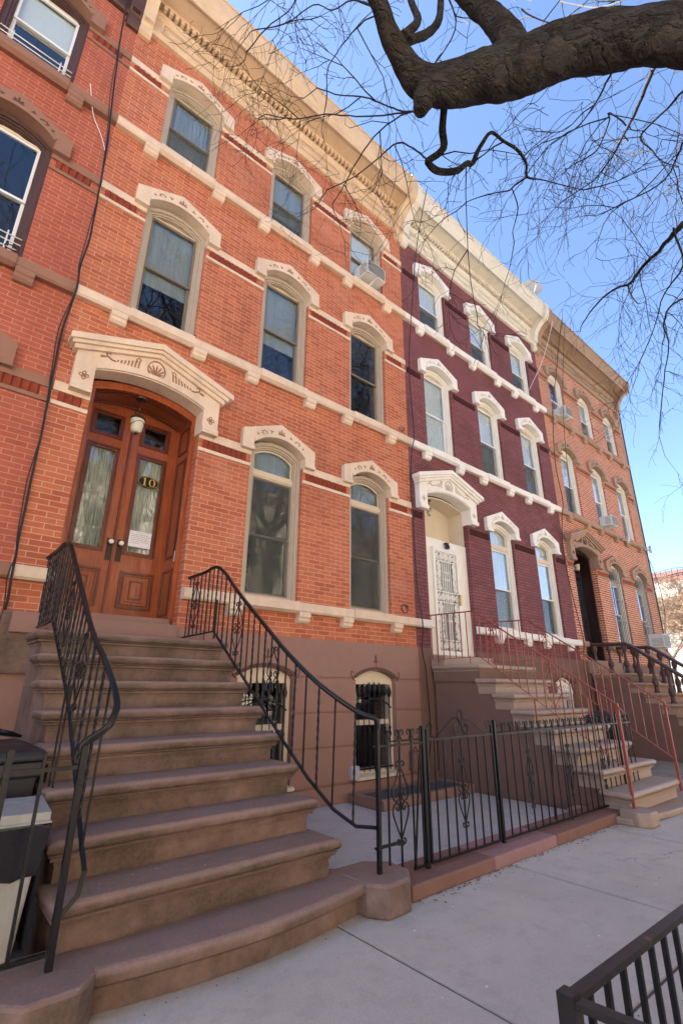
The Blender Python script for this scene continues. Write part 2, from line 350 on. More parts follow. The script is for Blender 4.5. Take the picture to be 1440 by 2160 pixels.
def smooth_path(pts, sub=5):
    P = [Vector(p) for p in pts]; out = []
    for i in range(len(P)-1):
        p0, p1, p2, p3 = P[max(i-1,0)], P[i], P[i+1], P[min(i+2,len(P)-1)]
        for j in range(sub):
            t = j/sub
            out.append(.5*((2*p1)+(p2-p0)*t+(2*p0-5*p1+4*p2-p3)*t*t+(3*p1-p0-3*p2+p3)*t**3))
    out.append(P[-1]); return out
SUN_AZ, SUN_EL, SUN_E = -42, 50, 5
AIR, DUST, OZONE, SKY_S = .6, .25, 2.0, .055
EXPOSURE = 3.4
# ------------------------------------------------------------------ row houses
C3 = (1.09, 3.08, 5.02)
FL = {2: (2.64, 4.79), 3: (6.19, 8.04), 4: (9.33, 10.77)}

def holed_wall(mb, x0, x1, z0, z1, holes, y0, y1):
    xs = sorted({x0, x1} | {h[0] for h in holes} | {h[1] for h in holes}); zs = sorted({z0, z1} | {h[2] for h in holes} | {h[3] for h in holes})
    def inh(i, j):
        if i < 0 or j < 0 or i >= len(xs)-1 or j >= len(zs)-1: return False
        a = (xs[i]+xs[i+1])/2; b = (zs[j]+zs[j+1])/2
        return any(h[0] < a < h[1] and h[2] < b < h[3] for h in holes)
    for i in range(len(xs)-1):
        for j in range(len(zs)-1):
            if inh(i, j): continue
            a, b, c, d = xs[i], xs[i+1], zs[j], zs[j+1]
            mb.add([(a,y0,c),(b,y0,c),(b,y0,d),(a,y0,d)], [(0,1,2,3)])
            mb.add([(a,y1,c),(b,y1,c),(b,y1,d),(a,y1,d)], [(3,2,1,0)])
            if i == 0 or inh(i-1, j): mb.add([(a,y0,c),(a,y1,c),(a,y1,d),(a,y0,d)], [(3,2,1,0)])
            if i == len(xs)-2 or inh(i+1, j): mb.add([(b,y0,c),(b,y1,c),(b,y1,d),(b,y0,d)], [(0,1,2,3)])
            if j == 0 or inh(i, j-1): mb.add([(a,y0,c),(b,y0,c),(b,y1,c),(a,y1,c)], [(3,2,1,0)])
            if j == len(zs)-2 or inh(i, j+1): mb.add([(a,y0,d),(b,y0,d),(b,y1,d),(a,y1,d)], [(0,1,2,3)])
    return mb
def rect_ring(mb, x0, x1, z0, z1, w, y0, y1):
    A = [(x0,z0),(x1,z0),(x1,z1),(x0,z1)]; B = [(x0+w,z0+w),(x1-w,z0+w),(x1-w,z1-w),(x0+w,z1-w)]
    return mb.ring(A, B, y0, y1)

def leaf(mb, cx, cz, ang, L, w, y0, y1):
    pts = []
    for t, s_ in ((0, 0), (.35, .8), (.7, 1), (.9, .6), (1, 0), (.9, -.6), (.7, -1), (.35, -.8)):
        a, b = t*L, s_*w
        pts.append((cx + a*sin(ang) + b*cos(ang), cz + a*cos(ang) - b*sin(ang)))
    mb.xz(pts, y0, y1)
def diamond(mb, cx, cz, r, y0, y1, n=4, k=.35, ph=0):
    pts = []
    for i in range(2*n):
        rr = r if i % 2 == 0 else r*k
        pts.append((cx + rr*cos(pi*i/n+ph), cz + rr*sin(pi*i/n+ph)))
    mb.xz(pts, y0, y1)

def hood_meshes():
    """window hood, local coordinates: x centred, z = 0 at its foot"""
    mb = MB()
    a = arc(0, .467, .145, .185, 14)
    mb.xz([(-.655,0),(-.467,0)] + a + [(.467,0),(.655,0),(.655,.305),(0,.575),(-.655,.305)], -.08, .13)
    a2 = arc(0, .43, .135, .17, 14); a0 = arc(0, .47, .19, .185, 14)
    mb.ring(a0, arc(0, .455, .14, .18, 14), -.097, -.079, closed=False)
    for s_ in (-1, 1):
        x0, x1 = sorted((s_*.465, s_*.658))
        mb.yz([(-.079,.055),(-.097,.045),(-.105,.01),(-.105,-.012),(-.02,-.012),(-.02,.055)], x0, x1)
    c = MB(); y0, y1 = -.0845, -.07
    for ang, L in ((-1.15,.075),(-.6,.095),(0,.12),(.6,.095),(1.15,.075)): leaf(c, 0, .375, ang, L, .014, y0, y1)
    c.xz([(.012*cos(t*pi/4), .362+.012*sin(t*pi/4)) for t in range(8)], y0, y1)
    for s_ in (-1, 1):
        diamond(c, s_*.175, .395-.0, .04, y0, y1, 3, .3, pi/2 if s_ > 0 else -pi/2)
        cx, cz = s_*.30, .338
        for i in range(7):
            th = 2*pi*i/7
            diamond(c, cx + .045*cos(th), cz + .032*sin(th), .017, y0, y1, 3, .55, th)
        c.ring([(cx+.046*cos(t*pi/8), cz+.033*sin(t*pi/8)) for t in range(16)], [(cx+.037*cos(t*pi/8), cz+.025*sin(t*pi/8)) for t in range(16)], y0, y1)
        diamond(c, s_*.41, .285, .028, y0, y1, 4, .3, .4)
    return mb, c

def win_frame(zb, zh, kind):
    """outer frame ring with a segmented arch, local x centred, absolute z"""
    mb = MB(); zs = zh+.145
    def loop(hw, bot, spring, rise, n=5): return [(-hw, bot)] + arc(0, hw, spring, rise, n) + [(hw, bot)]
    L0 = loop(.468, zb+.005, zs-.02, .165); L1 = loop(.405, zb+.04, zs-.05, .14); L2 = loop(.372, zb+.06, zs-.065, .125); L3 = loop(.352, zb+.075, zs-.075, .115)
    mb.ring(L0, L1, .055, .15); mb.ring([(x, z) for x, z in L1], L2, .08, .17); mb.ring(L2, L3, .10, .19)
    return mb
def sash(x0, x1, z0, z1, w, y0, y1): return rect_ring(MB(), x0, x1, z0, z1, w, y0, y1)

def make_window(house, cx, fl, cfg, fr, sm, hdr):
    zb, zh = FL[fl]; zs = zh+.145
    loc = (cx, 0, 0)
    tr = fl == 2
    w = win_frame(zb, zh, tr).build('window', fr, house, loc)
    if cfg.get('label'): w['label'] = cfg['label']
    g = 'glass'; hw = .352; top = (4.465 if tr else zs-.065)
    bot = zb+.075; mid = bot + (top-bot)*(.50 if not tr else .49)
    sill = MB(); sill.yz([(-.06,zb-.035),(-.06,zb+.012),(.2,zb+.045),(.2,zb-.035)], -.4665, .4665); sill.build('window_sill', cfg.get('sillm', fr), w)
    sash(-hw, hw, mid-.02, top, .034, .125, .155).build('upper_sash', sm, w)
    sash(-hw, hw, bot, mid+.025, .04, .158, .188).build('lower_sash', sm, w)
    MB().box(-hw+.03, hw-.03, .138, .143, mid, top-.03).build('upper_pane', g, w)
    MB().box(-hw+.03, hw-.03, .171, .176, bot+.03, mid).build('lower_pane', g, w)
    if tr:
        b = MB(); b.box(-hw-.001, hw+.001, .112, .19, 4.468, 4.58); b.box(-hw, hw, .10, .112, 4.49, 4.545); b.build('transom_bar', hdr, w)
        p = [(-hw, 4.575), (hw, 4.575)] + arc(0, hw, zs-.075, .115, 10)[::-1]
        MB().xz(p, .15, .156).build('transom_pane', g, w)
        q = [(-hw+.026, 4.6), (hw-.026, 4.6)] + arc(0, hw-.026, zs-.1, .11, 10)[::-1]
        MB().ring(p, q, .135, .16).build('transom_sash', hdr, w)
    else:
        p = [(-hw, top), (hw, top)] + arc(0, hw, zs-.073, .117, 8)[::-1]
        b = MB(); b.xz(p, .165, .185); b.box(-hw, hw, .115, .165, top, top+.022); b.build('header_board', hdr, w)
    k = cfg.get('in')
    def pane_inside(name, mat, z0, z1, y=.20, folds=0):
        m = MB()
        if folds:
            n = 60; v = []
            for i in range(n+1):
                x = -.38+.76*i/n; yy = y + .014*sin(i*folds/n*2*pi) + .006*sin(i*1.9)
                v += [(x, yy, z0), (x, yy, z1)]
            m.add(v, [(2*i, 2*i+2, 2*i+3, 2*i+1) for i in range(n)], True)
        else:
            m.box(-.38, .38, y, y+.006, z0, z1)
        m.build(name, mat, w)
    if k == 'shade': pane_inside('roller_shade', 'blind', bot+.0, zs+.12)
    if k == 'top': pane_inside('roller_shade', 'blind', mid-.02, zs+.12)
    if k == 'topq': pane_inside('roller_shade', 'blind', mid-.34, zs+.12)
    if k == 'sheer': pane_inside('sheer_curtain', 'blind', bot, zs+.12, folds=9)
    if k == 'grey': pane_inside('sheer_curtain', 'curtain_grey', bot, zs+.12, folds=11)
    if k == 'topgrey':
        pane_inside('roller_shade', 'blind', mid-.02, zs+.12); pane_inside('sheer_curtain', 'curtain_grey', bot, mid, .26, 9)
    if k == 'blind_sheen': pane_inside('roller_shade', 'curtain_grey', (mid-.25 if not tr else top), zs+.12)  # grey blind, also added to imitate a pale reflection in the pane
    if k == 'valance': pane_inside('valance', 'curtain_grey', mid-.22, mid-.02, .225, 7)
    if cfg.get('screen'):
        z1_ = {'low': mid, 'full': top}[cfg['screen']]
        m = MB(); m.box(-hw+.03, hw-.03, .119, .121, bot+.03, z1_-.02); m.build('insect_screen', 'screen', w)
    if cfg.get('bars') == 'grille':   # vertical security bars over the whole opening
        m = MB()
        for i in range(8):
            x = -.40 + .8*i/7; m.tube([(x, -.02, zb+.08), (x, -.02, zs+.02)], .009, 6)
        for z in (zb+.1, zb+.72, zb+1.34, zb+1.9): m.box(-.43, .43, -.028, -.012, z, z+.02)
        m.build('security_grille', 'sash_bronze' if cfg.get('grille_dark') else 'ac_grille', w)
    if cfg.get('bars') == 'guard':
        m = MB()
        for i in range(4): m.tube([(-.43, .03, zb+.08+.09*i), (.43, .03, zb+.08+.09*i)], .008, 6)
        m.tube([(.28,.03,zb+.03),(.28,.03,zb+.4)], .009, 6); m.tube([(-.28,.03,zb+.03),(-.28,.03,zb+.4)], .009, 6)
        m.build('window_guard', 'frame_white', w)
    return w

def cornice_part(house, mat, dz, top, bead='carve_brown'):
    z = lambda v: v + dz
    prof = [(.1,z(11.58)),(-.06,z(11.58)),(-.085,z(11.61)),(-.085,z(11.66)),(-.05,z(11.70)),(-.05,z(12.05)),(-.075,z(12.08)),(-.085,z(12.12)),(-.105,z(12.14)),(-.065,z(12.142)),(-.065,z(12.285)),(-.16,z(12.29)),
            (-.17,z(12.33)),(-.49,z(12.33)),(-.49,z(12.29)),(-.515,z(12.29)),(-.52,z(12.37)),(-.54,z(12.40)),(-.56,z(12.48)),(-.60,z(12.56)),(-.61,top-.04),(-.635,top-.04),(-.635,top),(.3,top+.05)]
    m = MB(); m.yz(prof, .002, W-.002)
    cor = m.build('cornice', mat, house)
    d = MB(); n = 56; p = (W-.5)/n
    for i in range(n): d.box(.27+i*p, .27+i*p+p*.56, -.175, -.06, z(12.165), z(12.28))
    d.build('dentil_row', mat, cor)
    f = MB()
    for i in range(4):
        x0 = .32 + i*1.42; x1 = x0+1.06
        rect_ring(f, x0, x1, z(11.755), z(11.995), .024, -.078, -.048); rect_ring(f, x0+.045, x1-.045, z(11.80), z(11.95), .018, -.068, -.048)
        if i < 3:
            cx = x1+.18
            for s_ in (-1, 1): f.tube([(a, -.055, b) for a, b in spiral(cx+s_*.06, z(11.87), .06, pi/2, 1.3, 14, .8, s_)], .016, 5)
            leaf(f, cx, z(11.8), 0, .2, .03, -.08, -.048)
    f.build('frieze_panel', mat, cor)
    for x in (0, W-.19):
        b = MB(); s_ = [(0.02,z(11.36)),(-.05,z(11.36)),(-.10,z(11.40)),(-.12,z(11.47)),(-.09,z(11.54)),(-.10,z(11.60)),(-.16,z(11.66)),(-.17,z(11.8)),(-.22,z(11.98)),(-.34,z(12.14)),(-.46,z(12.22)),(-.56,z(12.26)),(-.64,z(12.4)),(-.66,z(12.6)),(-.66,top+.01),(0.02,top+.01)]
        b.yz(s_, x+.003, x+.187)
        b.tube([(x-.004, -.06+a, z(11.43)+b_) for a, b_ in spiral(0, 0, .05, 0, 1.5, 14, .8)], .012, 5)
        b.box(x+.04, x+.15, -.185, -.05, z(11.62), z(11.66))
        b.build('end_bracket', mat, cor)
    return cor

def door_surround(house, mat, carve):
    m = MB()
    a = arc(1.072, .70, 5.095, .145, 18)
    m.xz([(.146,4.775),(.372,4.775)] + a + [(1.772,4.775),(1.998,4.775),(1.998,5.29),(1.09,5.60),(.146,5.29)], -.12, .118)
    # raking crown
    m.xz([(.10,5.262),(1.09,5.592),(2.045,5.262),(2.045,5.34),(1.09,5.67),(.10,5.34)], -.165, -.02)
    m.xz([(.065,5.31),(1.09,5.645),(2.09,5.31),(2.09,5.375),(1.09,5.71),(.065,5.375)], -.20, -.03)
    m.xz([(.036,5.35),(1.094,5.69),(2.153,5.35),(2.153,5.43),(1.094,5.774),(.036,5.43)], -.23, -.04)
    m.ring(arc(1.072, .703, 5.17, .145, 18), arc(1.072, .697, 5.11, .145, 18), -.145, -.119, closed=False)
    for x0, x1 in ((.142, .373), (1.771, 2.002)):
        m.yz([(-.119,4.86),(-.145,4.845),(-.15,4.80),(-.14,4.762),(-.02,4.762),(-.02,4.86)], x0, x1)
    s = m.build('door_surround', mat, house)
    c = MB(); y0, y1 = -.126, -.11
    for cx in (.262, 1.885):
        for k in range(4): 
            th = k*pi/2
            c.ring([(cx+.034*cos(th)+.024*cos(t*pi/5), 4.97+.034*sin(th)+.024*sin(t*pi/5)) for t in range(10)], [(cx+.034*cos(th)+.015*cos(t*pi/5), 4.97+.034*sin(th)+.015*sin(t*pi/5)) for t in range(10)], y0, y1)
        c.xz([(cx+.012*cos(t*pi/4), 4.97+.012*sin(t*pi/4)) for t in range(8)], y0-.004, y1)
    cx, cz = 1.072, 5.405
    ov = lambda r: [(cx + r*.118*cos(t*pi/14), cz + r*.128*sin(t*pi/14)*(1.12 if sin(t*pi/14) > 0 else .95)) for t in range(28)]
    c.ring(ov(1), ov(.9), y0-.006, y1)
    for ang in (-1.75, -1.2, -.8, -.4, 0, .4, .8, 1.2, 1.75): leaf(c, cx, cz-.07, ang, .155 if abs(ang) < 1 else .1, .011, y0, y1)
    for s_ in (-1, 1):
        c.tube([(a_, y0+.004, b_) for a_, b_ in spiral(cx+s_*.035, cz-.085, .03, pi/2, 1.2, 12, .7, s_)], .006, 5)
    for s_ in (-1, 1):   # fan of gouges and a curling leaf at each side
        for i in range(7):
            x = cx + s_*(.22+.042*i); top_ = 5.455-.018*i; L = .115-.014*i
            c.xz([(x-.010, top_), (x+.010, top_-.004), (x+.010+s_*.012, top_-L), (x-.006+s_*.012, top_-L)], y0, y1)
        pts = [(.20,.075),(.235,.098),(.26,.07),(.25,.03)]
        c.tube([(cx+s_*a_, y0+.004, 5.39+b_) for a_, b_ in pts], .008, 5)
        pts = [(.50,-.075),(.55,-.07),(.60,-.045),(.615,-.01),(.59,.015),(.565,0)]
        c.tube([(cx+s_*p[0], y0+.004, 5.385+p[1]) for p in pts], .011, 5)
        leaf(c, cx+s_*.60, 5.335, s_*1.9, .09, .016, y0, y1); leaf(c, cx+s_*.615, 5.40, s_*.6, .045, .012, y0, y1)
    c.build('carving', carve, s)
    return s

def make_house(x0, name, label, cf):
    h = thing(name, label, 'house', (x0, 0, 0), 'row houses in a terrace')
    brick, trim, sillm, beltm = cf['brick'], cf['trim'], cf['sill'], cf['belt']
    # front wall
    holes = []
    for fl in (2, 3, 4):
        for i, c in enumerate(C3):
            if fl == 2 and i == 0: continue
            zb, zh = FL[fl]; holes.append((c-.47, c+.47, zb-.02, zh+.40))
    holes.append((.395, 1.793, 2.03, 5.30))
    m = MB(); holed_wall(m, 0, W, 2.16, 12.3, [h_ for h_ in holes if h_[2] > 2.2] + [(.395, 1.793, 2.159, 5.30)], 0, .3)
    m.build('front_wall', brick, h)
    # basement wall
    bw = [(3.08, .43), (5.08, .43)]
    bh = [(c-hw_, c+hw_, .29, 1.78) for c, hw_ in bw]
    m = MB(); holed_wall(m, 0, W, 0, 2.161, bh + [(.395, 1.793, 2.03, 2.161)], -.004, .3)
    zz = [.235, .705, 1.155, 1.615]
    for i in range(3):
        for a, b in ((2.15, 3.08-.43), (3.08+.43, 5.08-.43), (5.08+.43, W)):
            m.box(a+.001, b-.0005, -.030, -.003, zz[i]+.020, zz[i+1]-.006)
    m.box(2.15, W-.001, -.030, -.003, 1.80, 2.158)
    for a, b in ((2.15, 3.08-.43), (3.08+.43, 5.08-.43), (5.08+.43, W)): m.box(a+.001, b-.0005, -.030, -.003, 1.638, 1.80)
    m.box(0, W, -.05, -.003, 0, .225)
    for c, hw_ in bw:
        m.xz(arc(c, hw_+.0003, 1.63, .12, 12) + [(c+hw_+.0003, 1.82), (c-hw_-.0003, 1.82)], -.029, .12)
    m.build('basement_wall', cf['base'], h)
    # shell behind the front
    m = MB(); m.box(.01, W-.01, .9, 10, 0, 12.3); m.box(.002, .2, .301, .9, 0, 12.3); m.box(W-.2, W-.002, .301, .9, 0, 12.3); m.build('side_wall', cf.get('side', brick), h)
    m = MB(); m.box(.2, W-.2, .86, .88, 0.05, 12.2); m.build('unlit_room_sheet', 'dark_room', h)  # near-black sheet painted in place of the unlit rooms
    m = MB(); m.box(.003, W-.003, .301, 10.05, 12.3, 12.42); m.build('roof', 'roof', h)
    if cf.get('pier'):
        m = MB(); m.box(W+.002, W+.34, .03, .5, 0, 12.25); m.build('corner_pier', 'tan_brown', h)
    # sill courses with brackets
    for fl in (2, 3, 4):
        zb = FL[fl][0]; m = MB()
        spans = [(0, .392), (1.796, W)] if fl == 2 else [(0, W)]
        for a, b in spans: m.yz([(.02,zb-.13),(-.085,zb-.14),(-.11,zb-.115),(-.11,zb-.01),(-.105,zb),(.02,zb+.015)], a+.001, b-.001)
        for i, c in enumerate(C3):
            if fl == 2 and i == 0: continue
            m.yz([(.0,zb-.135),(-.07,zb-.155),(-.128,zb-.12),(-.128,zb+.004),(.0,zb+.02)], c-.455, c+.43)
        sc = m.build('sill_course', sillm, h)
        for i, c in enumerate(C3):
            if fl == 2 and i == 0: continue
            for x in (c-.67, c+.44):
                b = MB(); b.yz([(.01,zb-.13),(-.112,zb-.13),(-.112,zb-.20),(-.09,zb-.215),(-.085,zb-.255),(-.05,zb-.285),(.01,zb-.285)], x, x+.2)
                b.build('sill_bracket', sillm, h, bevel=.006)
    # belt courses between the windows
    for fl in (2, 3, 4):
        zh = FL[fl][1]; up, lo = zh+.045, zh-.075
        segs = []; xs = [0] + [v for c in C3 for v in (c-.47, c+.47)] + [W]
        if fl == 2: xs[1], xs[2] = .395, 1.793
        for i in range(0, len(xs), 2): segs.append((xs[i], xs[i+1]))
        for a, b in segs:
            m = MB(); t = MB(); a_, b_ = a+.001, b-.001
            if cf['painted_belt']:
                pass
            else:
                m.box(a_, b_, -.03, .01, lo, up); m.box(a_, b_, -.025, .01, zh-.255, zh-.205)
            n = max(2, int((b_-a_-.12)/.086)); st = a_+.06
            for k in range(n):
                x = st + k*.086
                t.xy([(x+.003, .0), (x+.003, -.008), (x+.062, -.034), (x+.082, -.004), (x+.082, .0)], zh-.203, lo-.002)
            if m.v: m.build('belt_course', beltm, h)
            t.build('tooth_course', cf['tooth'], h)
    # windows and hoods
    hm, cm = hood_meshes()
    first = None
    for fl in (2, 3, 4):
        for i, c in enumerate(C3):
            if fl == 2 and i == 0: continue
            make_window(h, c, fl, cf['win'].get((fl, i+1), {}), cf['frame'], cf['sash'], cf['header'])
            if first is None:
                first = hm.build('window_hood', trim, h, (c, 0, FL[fl][1])); cm.build('carving', cf['carve'], first)
            else:
                o = first.copy(); COL.objects.link(o); o.parent = h; o.location = (c, 0, FL[fl][1])
                k = first.children[0].copy(); COL.objects.link(k); k.parent = o
    door_surround(h, trim, cf['carve'])
    cornice_part(h, cf['cornice'], cf.get('dz', 0), cf.get('ctop', 12.72))
    # basement windows
    for c, hw_ in bw:
        m = MB(); a = arc(c, hw_-.001, 1.628, .118, 12)
        rect_ring(m, c-hw_+.002, c+hw_-.002, .31, 1.60, .055, .05, .16)
        m.xz([(c-hw_+.002, 1.56)] + a + [(c+hw_-.002, 1.56)], .07, .14)
        m.box(c-hw_+.05, c+hw_-.05, .09, .15, .96, 1.03)
        m.yz([(-.09,.25),(-.09,.29),(.2,.33),(.2,.25)], c-hw_-.03, c+hw_+.03)
        f = m.build('basement_window', cf.get('bframe', 'frame_cream'), h)
        MB().box(c-hw_+.05, c+hw_-.05, .155, .16, .35, 1.58).build('pane', 'glass', f)
        g = MB()
        for k in range(7):
            x = c-.33+.11*k; g.tube([(x,.02,.33),(x,.02,1.46+.05*(1-((x-c)/.33)**2))], .008, 6)
            g.lathe([(.004,-.06),(.028,-.02),(.038,.03),(.02,.09),(.005,.13)], x, .02, 6, 1.40+.05*(1-((x-c)/.33)**2))
            g.lathe([(.006,-.07),(.022,-.03),(.014,0),(.024,.03),(.006,.07)], x, .02, 6, .88)
        g.tube([(p, .015, q) for p, q in arc(c, .36, 1.20, .13, 10)], .012, 6)
        g.box(c-.38, c+.38, .012, .03, .36, .385)
        g.build('security_grille', cf.get('bgrille', 'iron'), f)
        r = MB(); r.ring(arc(c, hw_+.055, 1.655, .145, 12), arc(c, hw_+.0, 1.635, .12, 12), -.045, -.002, closed=False)
        for s_ in (-1, 1):
            r.tube([(c+s_*(hw_+.03), -.03, 1.60), (c+s_*(hw_+.07), -.03, 1.64), (c+s_*(hw_+.10), -.03, 1.70), (c+s_*(hw_+.08), -.03, 1.73), (c+s_*(hw_+.05), -.03, 1.71)], .009, 5)
        leaf(r, c, 1.84, 0, .15, .018, -.035, -.017); leaf(r, c, 1.86, -1.0, .06, .01, -.035, -.017); leaf(r, c, 1.86, 1.0, .06, .01, -.035, -.017)
        r.tube([(c, -.026, 1.76), (c, -.026, 1.88)], .008, 5)
        r.build('window_moulding', 'moulding_brown', f)
    return h

def no10_door(h):
    m = MB()
    def loop(x0, x1, b, s_, r_): return [(x0, b)] + arc((x0+x1)/2, (x1-x0)/2, s_, r_, 16) + [(x1, b)]
    m.ring(loop(.396, 1.792, 2.20, 5.08, .145)[:], loop(.436, 1.752, 2.20, 5.03, .14), .12, .60, closed=False)
    m.ring(loop(.398, 1.790, 2.20, 5.07, .145), loop(.46, 1.728, 2.20, 5.0, .135), .125, .165, closed=False)
    fr = m.build('door_frame', 'wood', h)
    m = MB()
    for s_, xf in ((1, 1.752), (-1, .436)):
        x0_, x1_ = sorted((xf, xf - s_*.018))
        for (za, zb_) in ((2.33, 2.92), (3.08, 4.48), (4.60, 4.98)):
            for (ya, yb, zc, zd) in ((.24,.27,za,zb_),(.50,.53,za,zb_),(.27,.50,za,za+.03),(.27,.50,zb_-.03,zb_)):
                m.box(x0_, x1_, ya, yb, zc, zd)
    A = arc(1.094, .62, 5.04, .115, 16)
    for ya, yb in ((.22,.25),(.53,.56)):
        m.add(*_arc_strip(arc(1.094, .60, 5.035, .112, 14), .022, ya, yb))
    m.build('panel_moulding', 'wood_dark', fr)
    for side, (x0, x1) in enumerate(((.437, 1.083), (1.090, 1.751))):
        g0 = (.62, .925) if side == 0 else (1.25, 1.56)
        m = MB(); holed_wall(m, x0, x1, 2.262, 5.25, [(g0[0], g0[1], 3.13, 4.46), (g0[0], g0[1], 4.68, 4.94)], .60, .645)
        d = m.build('door', 'wood', h); d['label'] = 'left mahogany door leaf with lace curtain' if side == 0 else 'right mahogany door leaf with oval number plate'
        mm = MB()
        for (za, zb_) in ((3.13, 4.46), (4.68, 4.94)):
            rect_ring(mm, g0[0]-.05, g0[1]+.05, za-.05, zb_+.05, .022, .583, .602); rect_ring(mm, g0[0]-.022, g0[1]+.022, za-.022, zb_+.022, .024, .59, .602)
        p0, p1 = (g0[0]-.03, g0[1]+.09) if side else (g0[0]-.09, g0[1]+.03)
        if side == 0: p0, p1 = .56, .99
        else: p0, p1 = 1.22, 1.65
        rect_ring(mm, p0, p1, 2.40, 2.87, .03, .578, .602); rect_ring(mm, p0+.045, p1-.045, 2.445, 2.825, .014, .588, .602)
        cx = (p0+p1)/2; rect_ring(mm, cx-.085, cx+.085, 2.52, 2.76, .02, .583, .602)
        mm.build('panel_moulding', 'wood_dark', d)
        rb = MB(); cx = (p0+p1)/2; rb.box(cx-.12, cx+.12, .590, .601, 2.49, 2.79); rb.build('raised_panel', 'wood', d, bevel=.004)
        MB().box(g0[0]-.005, g0[1]+.005, .622, .627, 3.12, 4.47).build('glass_pane', 'glass', d)
        MB().box(g0[0]-.005, g0[1]+.005, .622, .627, 4.67, 4.95).build('transom_pane', 'glass', d)
        v = []; n = 48
        for k in range(n+1):
            x = g0[0]-.01 + (g0[1]-g0[0]+.02)*k/n; y = .672 + .012*sin(k*.9) + .006*sin(k*2.3)
            v += [(x, y, 3.1), (x, y, 4.48)]
        MB().add(v, [(2*k, 2*k+2, 2*k+3, 2*k+1) for k in range(n)], True).build('lace_curtain', 'lace', d)
        kx = 1.042 if side == 0 else 1.165
        pl = MB(); pl.box(kx-.035, kx+.035, .592, .601, 2.98, 3.27); pl.box(kx-.006, kx+.006, .590, .593, 3.06, 3.10); pl.build('lock_plate', 'bronze_plate', d, bevel=.004)
        k_ = MB(); prof = [(0.001,0),(.014,0),(.014,.025),(.028,.035),(.034,.055),(.028,.073),(.012,.082),(.001,.083)]
        vs = []; fs = []; nn = 14
        for r, t in prof:
            for j in range(nn): vs.append((kx + r*cos(2*pi*j/nn), .592-t, 3.21 + r*sin(2*pi*j/nn)))
        for i in range(len(prof)-1):
            for j in range(nn): fs.append((i*nn+j, i*nn+(j+1) % nn, (i+1)*nn+(j+1) % nn, (i+1)*nn+j))
        k_.add(vs, fs, True); k_.build('knob', 'porcelain', d)
        if side == 1:
            e = lambda r: [(1.405 + r*.152*cos(t*pi/16), 4.14 + r*.082*sin(t*pi/16)) for t in range(32)]
            pl = MB(); pl.xz(e(1), .608, .619); npl = pl.build('number_plate', 'iron', d)
            t = MB(); t.ring(e(.93), e(.89), .605, .609)
            c0 = (1.455, 4.14)
            o_ = lambda a, b: [(c0[0] + a*cos(t_*pi/12), c0[1] + b*sin(t_*pi/12)) for t_ in range(24)]
            t.ring(o_(.044, .055), o_(.025, .049), .603, .609)
            t.xz([(1.35+(a_-1.365)*1.32, 4.14+(b_-4.14)*1.31) for a_, b_ in [(1.352,4.098),(1.384,4.098),(1.384,4.103),(1.3755,4.104),(1.3755,4.182),(1.368,4.182),(1.352,4.172),(1.354,4.168),(1.3615,4.171),(1.3615,4.104),(1.352,4.103)]], .603, .609)
            t.build('number', 'gold', npl)
            b = MB(); b.lathe([(.001,0),(.024,0),(.024,.004),(.012,.012),(.001,.013)], 0, 0, 12)
            b.v = [(1.115+a_, .600-c_, 3.37+b_) for a_, b_, c_ in b.v]; b.build('lock', 'brass', d)
    m = MB(); m.box(1.073, 1.10, .575, .60, 2.265, 5.2); m.build('astragal', 'wood_dark', fr)
    m = MB(); m.box(.42, 1.77, .12, .6, 2.19, 2.262); m.build('threshold', 'brownstone', h)
def _arc_strip(pts, th, ya, yb):
    n = len(pts); vs = []
    for a, b in pts: vs += [(a, ya, b), (a, yb, b), (a, ya, b-th), (a, yb, b-th)]
    fs = []
    for i in range(n-1):
        o = 4*i; fs += [(o, o+4, o+5, o+1), (o+2, o+3, o+7, o+6), (o, o+2, o+6, o+4), (o+1, o+5, o+7, o+3)]
    return vs, fs

